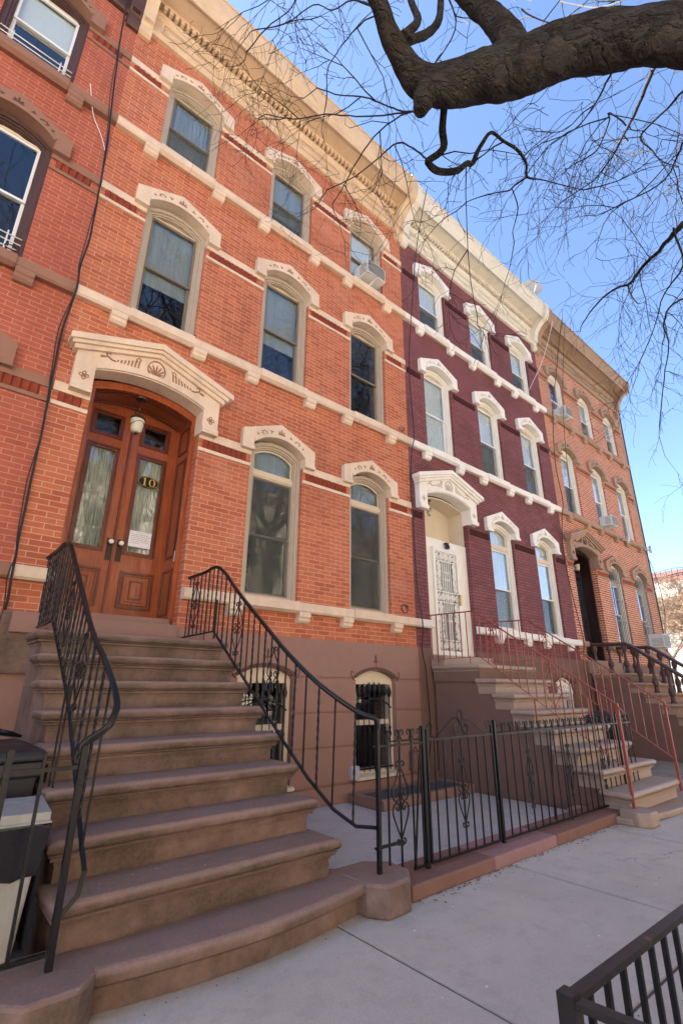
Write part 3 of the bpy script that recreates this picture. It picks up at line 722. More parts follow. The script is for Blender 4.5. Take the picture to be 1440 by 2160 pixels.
def no12_door(h):
    """white ornamental security door under a panelled transom"""
    m = MB()
    rect_ring(m, .66, 1.46, 2.06, 4.12, .07, .06, .10)
    holed_wall(m, .397, 1.791, 2.06, 4.30, [(.70, 1.42, 2.10, 4.08)], .101, .16)
    fr = m.build('door_frame', 'frame_white', h); fr['label'] = 'wide white boards framing a white scrollwork security door'
    g = MB(); y = .075
    for k in range(5): 
        x = .935 + .0625*k; g.tube([(x, y, 2.12), (x, y, 4.05)], .0085, 6)
    for z in (2.14, 2.34, 3.05, 3.25, 3.86, 4.03): g.box(.72, 1.40, y-.01, y+.01, z-.009, z+.009)
    def roll(x0, x1, z0, z1, n, horiz):
        for i in range(n):
            if horiz: cx, cz, r = x0+(x1-x0)*(i+.5)/n, (z0+z1)/2, min((z1-z0)/2, (x1-x0)/n/2)*.95
            else: cx, cz, r = (x0+x1)/2, z0+(z1-z0)*(i+.5)/n, min((x1-x0)/2, (z1-z0)/n/2)*1.0
            d_ = 1 if i % 2 else -1
            g.tube([(a, y, b) for a, b in spiral(cx, cz, r, pi/2*(i % 4), 1.7, 18, .85, d_)], .014, 5)
            leaf(g, cx+r*.5, cz+r*.6, .8*d_, r*.8, .012, y-.008, y+.008); leaf(g, cx-r*.5, cz-r*.6, pi+.8*d_, r*.8, .012, y-.008, y+.008)
    roll(.73, 1.39, 3.88, 4.02, 5, True); roll(.73, 1.39, 3.07, 3.23, 5, True); roll(.73, 1.39, 2.16, 2.33, 5, True)
    for x0, x1 in ((.735, .905), (1.215, 1.385)):
        roll(x0, x1, 3.27, 3.85, 5, False); roll(x0, x1, 2.36, 3.04, 5, False)
        for z0, z1 in ((3.27, 3.85), (2.36, 3.04)):
            pts = [((x0+x1)/2 + .055*sin(t*.9), y, z0+(z1-z0)*t/14) for t in range(15)]; g.tube(pts, .009, 5)
    for k in (1, 2, 3):
        for z in (3.5, 2.7, 3.64, 2.84): g.lathe([(.009,-.03),(.02,0),(.009,.03)], .935+.0625*k, y, 6, z)
    g.build('security_door', 'frame_white', h)
    m = MB(); m.box(.72, 1.40, .13, .135, 2.1, 4.08); m.build('lit_glass_panel', 'curtain_grey', h)  # pale panel replacing the glass, its lit look put into the colour
    m = MB(); m.box(1.375, 1.43, .03, .06, 3.03, 3.24); m.build('door_handle', 'brass', h, bevel=.005)
    m = MB(); m.box(.397, 1.791, .50, .55, 4.2, 5.3)
    m.add(*_arc_strip(arc(1.094, .68, 5.09, .13, 14), .03, .12, .52))
    for (ya, yb, za, zb_) in ((.2,.46,4.38,4.60),(.2,.46,4.66,4.86)):
        m.box(1.765, 1.79, ya, yb, za, zb_)
    m.box(1.775, 1.7915, .12, .52, 4.3, 5.1); m.box(.3965, .412, .12, .52, 4.3, 5.1)
    m.box(.397, 1.791, .16, .52, 4.28, 4.30)
    m.build('transom_panel', 'frame_cream', h)
    m = MB(); m.box(.397, 1.791, -.02, .2, 2.03, 2.06); m.build('threshold', 'stoop_tan', h)

def dark_door(h, mat, label):
    m = MB()
    def loop(x0, x1, b, s_, r_): return [(x0, b)] + arc((x0+x1)/2, (x1-x0)/2, s_, r_, 16) + [(x1, b)]
    m.ring(loop(.396, 1.792, 2.20, 5.08, .145), loop(.47, 1.72, 2.20, 5.01, .135), .15, .60, closed=False)
    m.build('door_frame', mat, h)
    for side, (x0, x1) in enumerate(((.47, 1.09), (1.10, 1.72))):
        m = MB(); holed_wall(m, x0, x1, 2.2, 5.25, [(x0+.15, x1-.15, 3.1, 4.5), (x0+.15, x1-.15, 4.66, 4.94)], .42, .46)
        d = m.build('door', mat, h)
        mm = MB()
        for za, zb_ in ((3.1,4.5),(4.66,4.94),(2.4,2.9)): rect_ring(mm, x0+.11, x1-.11, za-.04, zb_+.04, .025, .40, .42)
        mm.build('panel_moulding', mat, d)
        MB().box(x0+.14, x1-.14, .44, .445, 3.09, 4.95).build('glass_pane', 'glass', d)
        MB().box(x0+.14, x1-.14, .47, .475, 3.09, 4.95).build('unlit_door_sheet', 'dark_room', d)  # near-black sheet painting the unlit hall behind the door glass
        if side == 1:
            b = MB(); b.box(x0+.02, x0+.13, .405, .42, 2.98, 3.2); b.build('lock_plate', 'ac', d); 
            k_ = MB(); k_.tube([(x0+.075,.41,3.1),(x0+.075,.36,3.1)], .025, 10); k_.build('knob', 'brass', d)
            b = MB(); b.box(x0+.03, x0+.07, .41, .42, 3.42, 3.56); b.box(x0+.09, x0+.12, .41, .42, 3.36, 3.46); b.build('door_sticker', 'paper', d)
    m = MB(); m.box(.397, 1.791, .0, .6, 2.16, 2.2); m.build('threshold', 'tan_brown', h)

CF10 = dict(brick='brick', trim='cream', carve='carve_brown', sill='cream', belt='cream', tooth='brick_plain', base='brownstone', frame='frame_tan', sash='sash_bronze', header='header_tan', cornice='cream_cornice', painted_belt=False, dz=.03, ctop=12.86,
    win={(2,2): dict(**{'in': 'blind_sheen'}, screen='full', sillm='cream', label='tall window beside the entrance'), (2,3): dict(**{'in': 'blind_sheen'}, screen='full', sillm='cream'), (3,1): dict(**{'in': 'blind_sheen'}), (3,2): dict(**{'in': 'blind_sheen'}), (4,3): dict(**{'in': 'topq'}), (4,1): dict(**{'in': 'grey'}, screen='low'), (4,2): dict(**{'in': 'blind_sheen'}, screen='low')})
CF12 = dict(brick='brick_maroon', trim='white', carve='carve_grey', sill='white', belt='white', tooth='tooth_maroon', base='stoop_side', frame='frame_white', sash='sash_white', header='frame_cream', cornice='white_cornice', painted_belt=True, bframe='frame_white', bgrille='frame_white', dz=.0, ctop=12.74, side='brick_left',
    win={(2,2): dict(**{'in': 'sheer'}, screen='low'), (2,3): dict(**{'in': 'topgrey'}, screen='low'), (3,1): dict(**{'in': 'shade'}), (3,2): dict(**{'in': 'topgrey'}, screen='low'), (3,3): dict(**{'in': 'topgrey'}, screen='low'),
         (4,1): dict(**{'in': 'top'}, screen='low'), (4,2): dict(**{'in': 'top'}, screen='low'), (4,3): dict(**{'in': 'top'}, screen='low')})
CF14 = dict(brick='brick_orange', trim='tan_brown', carve='carve_dark', sill='tan_brown', belt='tan_brown', tooth='tooth_orange', base='stoop_side', frame='frame_white', sash='sash_white', header='frame_cream', cornice='tan_cornice', painted_belt=False, dz=-.03, ctop=12.68, pier=True,
    win={(2,2): dict(bars='grille'), (2,3): dict(bars='grille'), (3,1): dict(**{'in': 'top'}, screen='low'), (3,2): dict(**{'in': 'top'}), (3,3): dict(**{'in': 'top'}), (4,2): dict(**{'in': 'topgrey'}, screen='low'), (4,3): dict(**{'in': 'top'}, screen='low')})
CF8 = dict(brick='brick_left', trim='brown_trim', carve='carve_dark', sill='brown_trim', belt='brown_trim', tooth='brick_plain', base='brick_left', frame='frame_brown', sash='sash_white', header='frame_cream', cornice='brown_dark', painted_belt=False, dz=.03, ctop=12.86,
    win={(3,3): dict(bars='guard'), (4,3): dict(bars='guard', **{'in': 'top'}), (4,2): dict(**{'in': 'top'})})
h8 = make_house(-W, 'row_house', 'dark red brick row house with brown stone hoods and sills at the left edge', CF8)
h10 = make_house(0, 'row_house', 'red brick row house with cream stone trim, tan cornice and varnished double door', CF10)
h12 = make_house(W, 'row_house', 'maroon painted brick row house with white trim and a white security door', CF12)
h14 = make_house(2*W, 'row_house', 'orange brick row house with taupe trim and barred windows at the end of the row', CF14)
no10_door(h10); no12_door(h12); dark_door(h14, 'wood_black', ''); dark_door(h8, 'wood_black', '')
# ------------------------------------------------------------------ stoops
def tread_mesh(xl, xr, yf, yb, zt, th=.085, r=.035, side=True):
    """slab with a rounded nosing on the front and both ends"""
    m = MB(); n = 5
    prof = []           # (inset, z) from under side to top
    for i in range(n+1):
        a = -pi/2 + pi*i/n
        prof.append((r - r*cos(a), zt - r + r*sin(a)))
    prof = [(.062, zt-th-.045), (.058, zt-th-.022), (.034, zt-th-.018), (.032, zt-th), (.014, zt-2*r-.008)] + prof
    NF = 46
    def loop(ins, z): return [(xl+ins, yb, z), (xl+ins, (yb+yf)/2, z)] + [(xl+ins+(xr-xl-2*ins)*q/NF, yf+ins, z) for q in range(NF+1)] + [(xr-ins, (yb+yf)/2, z), (xr-ins, yb, z)]
    K = NF+5
    k = len(prof); vs = [p for ins, z in prof for p in loop(ins, z)]
    fs = [(K*i+j, K*i+(j+1) % K, K*i+K+(j+1) % K, K*i+K+j) for i in range(k-1) for j in range(K)]
    m.add(vs, fs, True)
    m.add([vs[j] for j in range(K)] + [vs[K*(k-1)+j] for j in range(K)], [tuple(range(K)), tuple(range(2*K-1, K-1, -1))])
    return m
def rough_steps(m, amp):   # slight irregularity of hand-dressed stone
    m.v = [(x + amp*.6*(noise.noise(Vector((x*3, y*3, z*9)))), y + amp*(noise.noise(Vector((x*2.5+7, y*3, z*9))) + .55*noise.noise(Vector((x*14, y*3, z*22)))), z + amp*.5*noise.noise(Vector((x*2+3, y*3, z*9)))) for x, y, z in m.v]
    return m
def subdiv_x(m, n, x0, x1):
    pass
def stoop(x0, name, label, xl, xr, z0, dz, y0, dy, n, mat, side, group='stoops'):
    t = thing(name, label, 'stoop', (x0, 0, 0), group)
    for k in range(n):
        yk, zk = y0 - dy*k, z0 - dz*k
        yb = yk + dy + .10 if k else 0.0
        m = tread_mesh(xl, xr, yk, yb - .002 if k else -.055, zk)
        st = MB(); st.box(xl+.068, xr-.068, yk+.068, (yb if k else -.056), max(zk-dz-.004, 0), zk-.125)
        m.add(st.v, st.f)
        rough_steps(m, .006)
        m.build('step', mat, t)
    pts = [(-.056, 0), (-.056, z0-.128)]
    pts.append((y0+.08, z0-.128))
    for k in range(1, n): pts += [(y0-dy*(k-1)+.08, z0-dz*k-.128), (y0-dy*k+.08, z0-dz*k-.128)]
    pts.append((y0-dy*(n-1)+.08, 0))
    m = MB(); m.yz(pts, xl+.075, xr-.075); m.build('side_wall', side, t)
    return t
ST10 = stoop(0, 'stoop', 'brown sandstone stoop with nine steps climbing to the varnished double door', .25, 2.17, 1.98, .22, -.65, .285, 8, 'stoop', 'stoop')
# bottom bowed step and its two octagonal end blocks
m = MB(); n = 16
def bow(off, ye=-2.84, b=.105): return [(.43+1.80*i/n, ye - b*sin(pi*i/n) + off) for i in range(n+1)]
prof = [(.075,.0),(.07,.105),(.045,.112),(.035,.125),(.008,.135),(0,.155),(.004,.18),(.02,.196),(.045,.20)]
vs = []; 
for off, z in prof: vs += [(x, y, z) for x, y in bow(off)]
fs = [(i*(n+1)+j, i*(n+1)+j+1, (i+1)*(n+1)+j+1, (i+1)*(n+1)+j) for i in range(len(prof)-1) for j in range(n)]
m.add(vs, fs, True)
top = [(x, y, .2) for x, y in bow(.045)]
m.add(top + [(2.23, -2.45, .2), (.43, -2.45, .2)], [tuple(range(n+3))])
rough_steps(m, .005)
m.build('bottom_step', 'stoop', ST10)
def block(pts, z1, name, mat, parent, r=.02, z0=0):
    m = MB(); cx = sum(p[0] for p in pts)/len(pts); cy = sum(p[1] for p in pts)/len(pts)
    m.xy(pts, z0, z1); o = m.build(name, mat, parent, bevel=r, seg=2); return o
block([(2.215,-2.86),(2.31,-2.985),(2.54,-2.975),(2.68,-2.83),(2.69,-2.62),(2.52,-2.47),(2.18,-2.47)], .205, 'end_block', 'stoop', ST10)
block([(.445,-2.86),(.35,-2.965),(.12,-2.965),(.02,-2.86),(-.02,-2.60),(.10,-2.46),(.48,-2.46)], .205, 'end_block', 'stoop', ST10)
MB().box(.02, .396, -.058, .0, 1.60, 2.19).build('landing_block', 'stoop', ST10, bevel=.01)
m = MB(); m.box(.10, .395, -.11, -.0, 1.985, 2.185); m.box(.395, 1.80, -.03, .118, 1.97, 2.188); m.build('door_sill', 'brownstone', ST10, bevel=.008)

ST12 = stoop(W, 'stoop', 'taupe painted stoop with brown side wall and thin red railings', .30, 2.05, 1.865, .2225, -1.03, .285, 8, 'stoop_tan', 'stoop_side')
m = MB(); m.box(.34, 1.99, -1.0, -.06, 1.60, 1.775); m.build('landing_block', 'stoop_side', ST12)
m = MB(); m.box(.36, 1.82, -.30, -.0, 1.865, 2.03); m.build('door_sill', 'stoop_tan', ST12, bevel=.01)
pts = [(.12,-3.18),(.45,-3.22),(.9,-3.30),(1.5,-3.34),(2.2,-3.30),(3.0,-3.22),(3.6,-3.10),(3.6,-2.3),(.12,-2.4)]
block([(x, y+.12) for x, y in pts], .075, 'landing_slab', 'stoop_tan', ST12, .02)
block([(.13,-3.12),(.2,-3.24),(.42,-3.24),(.52,-3.14),(.50,-2.99),(.40,-2.9),(.18,-2.9)], .155, 'end_block', 'stoop_tan', ST12, .015)
ST14 = stoop(2*W, 'stoop', 'brown stoop with stone baluster handrails at the end of the row', .35, 2.15, 1.865, .2225, -.97, .29, 8, 'tan_brown', 'stoop_side')
m = MB(); m.box(.39, 2.09, -.94, -.06, 1.55, 1.775); m.build('landing_block', 'stoop_side', ST14)
m = MB(); m.box(.36, 1.82, -.25, -.0, 1.865, 2.16); m.build('door_sill', 'tan_brown', ST14, bevel=.01)

# ------------------------------------------------------------------ iron work
def interp(path, y):
    """path: list of (x,y,z) with y falling; value at y"""
    for a, b in zip(path[:-1], path[1:]):
        if (a[1] >= y >= b[1]) and a[1] != b[1]:
            t = (a[1]-y)/(a[1]-b[1]); return tuple(a[i] + (b[i]-a[i])*t for i in range(3))
    return path[-1] if y < path[-1][1] else path[0]
def twisted(a, b, r):
    A, B = Vector(a), Vector(b); L = (B-A).length; n = max(4, int(L/.022))
    return MB().tube([A + (B-A)*i/n for i in range(n+1)], r, 4, twist=.52, smooth=False)
def scroll_panel(m, org, u, w, h, r=.006, z=Vector((0,0,1))):
    """double heart scroll in the plane spanned by u and up; org = centre"""
    O, U = Vector(org), Vector(u)
    def P(a, b): return O + U*a*w + z*b*h
    for sx in (-1, 1):
        for sz in (-1, 1):
            big = [(.10,.95),(.02,.86),(.03,.80),(.22,.58),(.42,.34),(.48,.20),(.44,.09),(.33,.03),(.20,.02),(.10,.08),(.10,.15),(.18,.19),(.26,.15),(.24,.10)]
            m.tube(smooth_path([P(sx*a, sz*b) for a, b in big], 3), r, 5, flat=(1, 1))
            small = [(.02,.80),(.06,.90),(.16,.93),(.24,.90),(.25,.84),(.19,.81),(.14,.84)]
            m.tube(smooth_path([P(sx*a, sz*b) for a, b in small], 3), r, 5)
    return m
def stair_rail(name, label, cat_group, top, bot, mat, posts, panels, gap=.105, r=.0075, twist=True, topr=.020, extra=None):
    t = thing(name, label, 'railing', top[0], cat_group)
    L = Vector(top[0]); off = lambda p: tuple(Vector(p)-L)
    tp = smooth_path(top, 4) if extra else [Vector(p) for p in top]
    bp = [Vector(p) for p in bot]
    tpath = [tuple(p) for p in tp]; 
    MB().tube([off(p) for p in tpath], topr, 8, flat=(1, .62)).build('handrail', mat, t)
    if extra: MB().tube([off((p[0], p[1], p[2]-topr*.75)) for p in tpath], topr*.6, 4).build('under_rail', mat, t)
    MB().tube([off(p) for p in bp], .016 if twist else .010, 4, flat=(1, .6)).build('bottom_rail', mat, t)
    y = top[0][1] - .06; i = 0; yend = extra['yend'] if extra else bot[-1][1]
    while y > yend:
        a = interp(tpath, y); b = interp([tuple(p) for p in bp], y)
        if a[2]-b[2] > .2:
            pa, pb = off((b[0], y, b[2])), off((a[0], y, a[2]-topr*.6))
            if not any(abs(y-py) < .02 for py, _ in panels):
                (twisted(pa, pb, r*1.35) if (twist and i % 2) else MB().tube([pa, pb], r, 4)).build('baluster', mat, t)
            else: MB().tube([pa, pb], r, 4).build('baluster', mat, t)
        y -= gap; i += 1
    for py, h_ in panels:
        a = interp(tpath, py); b = interp([tuple(p) for p in bp], py)
        m = MB(); c = ((a[0]+b[0])/2, py, (a[2]+b[2])/2)
        scroll_panel(m, off(c), (0, 1, 0), gap*1.9, (a[2]-b[2])*.40, .0055); m.build('scroll_panel', mat, t)
    for p in posts:
        (x, yy, za, zb_) = p[:4]; MB().tube([off((x, yy, za)), off((x, yy, zb_))], p[4] if len(p) > 4 else .018, 4).build('post', mat, t)
    return t
RR = [(1.88,-.01,2.78),(1.88,-.45,2.775),(1.88,-.83,2.77),(1.89,-1.3,2.42),(1.90,-1.84,2.04),(1.93,-2.17,1.79),(2.03,-2.45,1.555),(2.17,-2.62,1.40),(2.30,-2.72,1.305),(2.40,-2.77,1.27),(2.43,-2.785,1.235),(2.43,-2.79,1.19)]
RB = [(1.88,-.01,2.05),(1.88,-.82,2.06),(1.89,-1.3,1.72),(1.90,-1.9,1.305),(1.92,-2.2,1.07),(2.00,-2.43,.83),(2.12,-2.60,.63),(2.25,-2.71,.52),(2.40,-2.77,.50)]
def zbend(path, y0=-.83): return path
rr = stair_rail('stair_railing', 'black wrought iron stair railing with twisted bars on the right side of the brownstone stoop', 'black stair railings', RR, RB, 'iron',
    [(2.42,-2.78,.2,1.25,.021), (1.88,-.84,1.98,2.4,.012)], [(-.27,.5), (-1.32,.5), (-2.0,.5)], extra=dict(yend=-2.74))
LRt = [(.31,-.01,2.77),(.31,-.5,2.755),(.31,-.93,2.74),(.32,-1.3,2.49),(.33,-1.75,2.15),(.335,-2.15,1.86),(.36,-2.44,1.67),(.385,-2.6,1.53),(.405,-2.68,1.42),(.395,-2.72,1.36),(.365,-2.74,1.29),(.32,-2.72,1.245),(.28,-2.70,1.215),(.255,-2.69,1.18),(.262,-2.695,1.12)]
LRb = [(.33,-.01,2.04),(.32,-.86,2.04),(.32,-1.4,1.72),(.32,-1.97,1.36),(.34,-2.35,.97),(.365,-2.58,.68),(.375,-2.67,.58),(.35,-2.70,.49),(.28,-2.71,.42)]
rl = stair_rail('stair_railing', 'black wrought iron stair railing with twisted bars on the left side, curling above the bins', 'black stair railings', LRt, LRb, 'iron',
    [(.265,-2.71,.2,1.19,.022), (.32,-.9,1.98,2.4,.012), (.30,-1.9,.66,1.5,.008), (.31,-1.96,.66,1.5,.008)], [(-.48,.5), (-1.43,.5), (-2.06,.5)], extra=dict(yend=-2.66))
m = MB(); m.tube([(a, 0, b) for a, b in spiral(0, 0, .04, pi/2, 1.3, 16, .6)], .009, 5); m.build('scroll_end', 'iron', rl, loc=(.26-.31, -2.70+.01, 1.13-2.77))

def red_rail(x, label):
    T_ = [(x,-.01,2.73),(x,-.98,2.71),(x,-3.0,1.33),(x,-3.08,1.22)]; B_ = [(x,-.2,1.96),(x,-1.04,1.98),(x,-3.02,.56)]
    t = stair_rail('stair_railing', label, 'thin red stair railings', T_, B_, 'iron_red', [(x,-3.02,.16,1.33,.022),(x,-.85,1.87,2.0,.009),(x,-1.9,1.0,1.35,.012),(x,-.19,1.9,2.72,.009)], [(-1.3,.4),(-2.2,.4)], gap=.125, r=.0085, twist=False, topr=.019)
    return t
red_rail(W+.33, 'thin reddish brown stair railing on the near side of the taupe stoop')
red_rail(W+1.98, 'thin reddish brown stair railing on the far side of the taupe stoop')

def baluster_rail(x, label):
    t = thing('stone_balustrade', label, 'balustrade', (2*W+x, 0, 0), 'stone balustrades')
    cap = [(.0,-.02,2.56),(.0,-.90,2.54),(0,-1.0,2.50),(0,-3.2,.86)]
    MB().tube(cap, .075, 8, flat=(1, .6)).build('handrail', 'brown_dark', t)
    prof = [(.06,0),(.06,.03),(.045,.045),(.05,.09),(.038,.11),(.06,.15),(.066,.2),(.05,.255),(.036,.27),(.030,.34),(.028,.42),(.036,.47),(.055,.5),(.06,.53),(.06,.60)]
    for i in range(10):
        y = [-.15,-.50,-.86][i] if i < 3 else -1.12-.29*(i-3)
        z = 1.87 if i < 3 else 1.865-.2225*(i-2) + 0
        zt = interp(cap, y)[2]-.035; h_ = zt - z
        m = MB(); m.lathe([(r_*1.05, q/.60*h_) for r_, q in prof], 0, y, 12, z); m.build('baluster', 'brown_dark', t)
    return t
baluster_rail(.50, 'dark stone baluster handrail on the near side of the far stoop')
baluster_rail(2.0, 'dark stone baluster handrail on the far side of the far stoop')

# front garden fence, gate and their stone kerb
FY = -2.70
kt = thing('stone_curb', 'low curb of brown and pinkish stone under the black iron fence', 'curb', (2.68, -2.88, 0))
for a, b, mt in ((2.66, 3.72, 'kerb_brown'), (3.728, 4.82, 'kerb_pink'), (4.828, 6.72, 'kerb_brown')):
    MB().box(a-2.68, b-2.68, .0, .42, 0, .105).build('curb_stone', mt, kt, bevel=.015)
def spike_row(parent, xs, y, mat, x_off):
    for a, b in zip(xs[:-1], xs[1:]):
        c, w_ = (a+b)/2, (b-a)/2-.008
        pts = [(-.25,.02),(-.42,-.02),(-.62,.0),(-.80,.25),(-.92,.6),(-.75,.95),(-.5,.98),(-.35,.7),(-.5,.5)]
        m = MB()
        full = [(s_*p[0]*w_, p[1]*.085) for s_ in (1,) for p in reversed(pts)] + [(0, -.002)] + [(-p[0]*w_, p[1]*.085) for p in pts]
        m.tube(smooth_path([(c+px-x_off, y, 1.075+pz) for px, pz in full], 2), .0055, 5)
        m.build('top_scroll', mat, parent)
F = thing('iron_fence', 'black iron fence with scrolled top standing on the stone curb before the areaway', 'fence', (4.16, FY, 0))
xs = [4.17 + .146*i for i in range(24)]
for i, x in enumerate(xs):
    if x > 7.6: break
    dz = .02*sin((x-4.2)*1.3)
    if i == 20: MB().tube([(x-4.16,0,.1),(x-4.16,0,1.17)], .017, 4).build('post', 'iron', F)
    elif i == 0: MB().tube([(0,0,.1),(0,0,1.19)], .022, 4).build('post', 'iron', F)
    else:
        MB().tube([(x-4.16,0,(.14 if i != 23 else .05)),(x-4.16,0,1.15)], .0085, 4).build('picket', 'iron', F)
MB().box(.0, 3.36, -.012, .012, 1.045, 1.062).build('top_rail', 'iron', F)
MB().box(.0, 3.36, -.012, .012, .125, .142).build('bottom_rail', 'iron', F)
spike_row(F, [x for x in xs], 0, 'iron', 4.16)
for x in (xs[4], xs[10], xs[16]):
    m = MB(); scroll_panel(m, (x-4.16, 0, .60), (1,0,0), .125, .30, .006); m.build('scroll_panel', 'iron', F)
for x, yy in ((xs[9]+.05, .0), (xs[9]-.08, .14), (xs[19]-.02, .14)):
    MB().tube([(x-4.16, yy, .09), (x-4.16-.0, yy*.5, 1.04)], .008, 4).build('brace', 'iron', F)
G_ = thing('iron_gate', 'black iron gate with arched scroll crest beside the stoop', 'gate', (3.05, FY, 0))
MB().tube([(0,0,.1),(0,0,1.18)], .024, 4).build('post', 'iron', G_)
MB().tube([(.055,0,.13),(.055,0,1.15)], .014, 4).build('gate_stile', 'iron', G_)
MB().tube([(1.055,0,.13),(1.055,0,1.15)], .014, 4).build('gate_stile', 'iron', G_)
for i in range(7):
    x = .16+.127*i; MB().tube([(x,0,.13),(x,0,1.06)], .0085, 4).build('picket', 'iron', G_)
MB().box(.055, 1.055, -.012, .012, .125, .142).build('bottom_rail', 'iron', G_); MB().box(.055, 1.055, -.012, .012, 1.052, 1.07).build('top_rail', 'iron', G_)
m = MB(); scroll_panel(m, (.541,0,.60), (1,0,0), .16, .30, .006); m.build('scroll_panel', 'iron', G_)
m = MB()
for s_ in (-1, 1):
    c = .555
    m.tube(smooth_path([(c+s_*.49,0,1.16),(c+s_*.46,0,1.20),(c+s_*.42,0,1.18),(c+s_*.43,0,1.10),(c+s_*.38,0,1.075),(c+s_*.25,0,1.15),(c+s_*.12,0,1.225),(c+s_*.05,0,1.225),(c+s_*.02,0,1.19)], 3), .006, 5)
    m.tube(smooth_path([(c+s_*.01,0,1.30),(c+s_*.035,0,1.25),(c+s_*.01,0,1.17),(c+s_*.05,0,1.085),(c+s_*.10,0,1.10),(c+s_*.105,0,1.15),(c+s_*.07,0,1.165),(c+s_*.055,0,1.135)], 3), .0075, 5)
m.build('scroll_crest', 'iron', G_)
Sf = thing('fence_panel', 'short black iron fence panel linking the stair railing post to the gate', 'fence', (2.44, FY, 0))
for x in (.17, .31, .46, .575): MB().tube([(x,0,(.2 if x < .3 else .12)),(x,0,1.16)], .009, 4).build('picket', 'iron', Sf)
MB().tube([(.46,0,.12),(.56,0,.95)], .009, 4).build('brace', 'iron', Sf)
MB().box(0, .6, -.012, .012, 1.035, 1.052).build('top_rail', 'iron', Sf); MB().box(.02, .33, -.012, .012, .33, .347).build('bottom_rail', 'iron', Sf); MB().box(.45, .6, -.012, .012, .125, .142).build('bottom_rail', 'iron', Sf)
spike_row(Sf, [.17, .31, .46, .585], 0, 'iron', 0)
m = MB(); scroll_panel(m, (.31,0,.62), (1,0,0), .19, .32, .007); m.build('scroll_panel', 'iron', Sf)

LF = thing('iron_fence', 'black iron fence bars left of the stoop in front of the bins', 'fence', (.24, -2.71, 0))
for i in range(11):
    x = -.16*i - .16
    MB().tube([(x,0,(.28)),(x,0,1.17 if i % 2 == 0 else 1.19)], .011 if i % 2 == 0 else .02, 4).build('picket', 'iron', LF)
MB().tube([(0,0,1.085),(-1.9,0,1.085)], .014, 4).build('top_rail', 'iron', LF); MB().tube([(0,0,.275),(-1.9,0,.275)], .014, 4).build('bottom_rail', 'iron', LF)
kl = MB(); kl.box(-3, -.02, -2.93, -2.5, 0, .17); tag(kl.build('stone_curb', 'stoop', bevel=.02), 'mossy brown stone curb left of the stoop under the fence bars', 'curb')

# tree guard fence in the right foreground
T_ = thing('tree_guard', 'black iron tree guard with rusty top rail in the lower right corner', 'fence', (.665, -5.165, -.02))
def tg_side(p0, p1, n):
    P0, P1 = Vector(p0), Vector(p1); d = (P1-P0)
    for i in range(1, n):
        p = P0 + d*i/n; MB().tube([(p.x, p.y, .12), (p.x, p.y, .88)], .0095, 4).build('picket', 'iron', T_)
    MB().tube([(P0.x,P0.y,.89),(P1.x,P1.y,.89)], .021, 4, flat=(1, .5)).build('top_rail', 'iron_rust', T_)
    MB().tube([(P0.x,P0.y,.13),(P1.x,P1.y,.13)], .016, 4).build('bottom_rail', 'iron', T_)
tg_side((0,0,0), (2.1,-.02,0), 24); tg_side((0,0,0), (.12,-1.25,0), 14)
for p in ((0,0), (2.1,-.02), (.12,-1.25)): MB().tube([(p[0],p[1],0),(p[0],p[1],.905)], .026, 4).build('post', 'iron_rust', T_)
for cx in (.68, 1.4):
    m = MB()
    for s_ in (-1, 1): m.tube([(cx+s_*(.045)+a, -.005, .68+b) for a, b in spiral(0, 0, .055, pi/2, 1.5, 22, .7, s_)], .009, 6); m.tube([(cx+s_*.045+a, -.005, .40+b) for a, b in spiral(0, 0, .05, pi/2, 1.5, 22, .7, -s_)], .009, 6)
    m.tube([(cx-.045,-.005,.735),(cx-.005,-.005,.55),(cx-.045,-.005,.45)], .008, 5); m.tube([(cx+.045,-.005,.735),(cx+.005,-.005,.55),(cx+.045,-.005,.45)], .008, 5)
    m.build('scroll_panel', 'iron', T_)

# ------------------------------------------------------------------ areaway things
hp = thing('basement_hatch', 'low brownstone hatch surround with steel grate in the areaway', 'hatch', (5.5, -.40, 0))
m = MB(); m.box(-1.02,.93,-.36,-.26,0,.12); m.box(-1.02,.93,.20,.345,0,.12); m.box(-1.02,-.92,-.26,.20,0,.12); m.box(.83,.93,-.26,.20,0,.12); m.build('hatch_frame', 'brownstone', hp, bevel=.012)
m = MB()
for i in range(36): m.box(-.92+.0486*i+.002, -.92+.0486*i+.022, -.259, .199, .085, .108)
for j in range(5): m.box(-.92,.83,-.24+.1*j,-.225+.1*j,.083,.106)
m.box(-.92,.83,-.26,.2,.05,.07)
m.build('grate', 'hatch_mat', hp)
e = thing('utility_box', 'small grey electrical box on the brownstone wall beside the basement window', 'box', (4.585, -.02, .27))
MB().box(-.075,.075,-.085,.002,0,.17).build('case', 'grey_box', e, bevel=.006); MB().box(-.05,.05,-.093,-.085,.02,.15).build('cover', 'grey_box', e, bevel=.004)
e = thing('mailbox', 'small brown box hanging on the brownstone wall behind the gate', 'mailbox', (5.86, -.02, .28))
MB().box(-.10,.10,-.13,.0,0,.27).build('case', 'kerb_brown', e, bevel=.01); MB().tube([(-.06,-.07,.27),(0,-.07,.34),(.06,-.07,.27)], .008, 5).build('handle', 'iron', e)

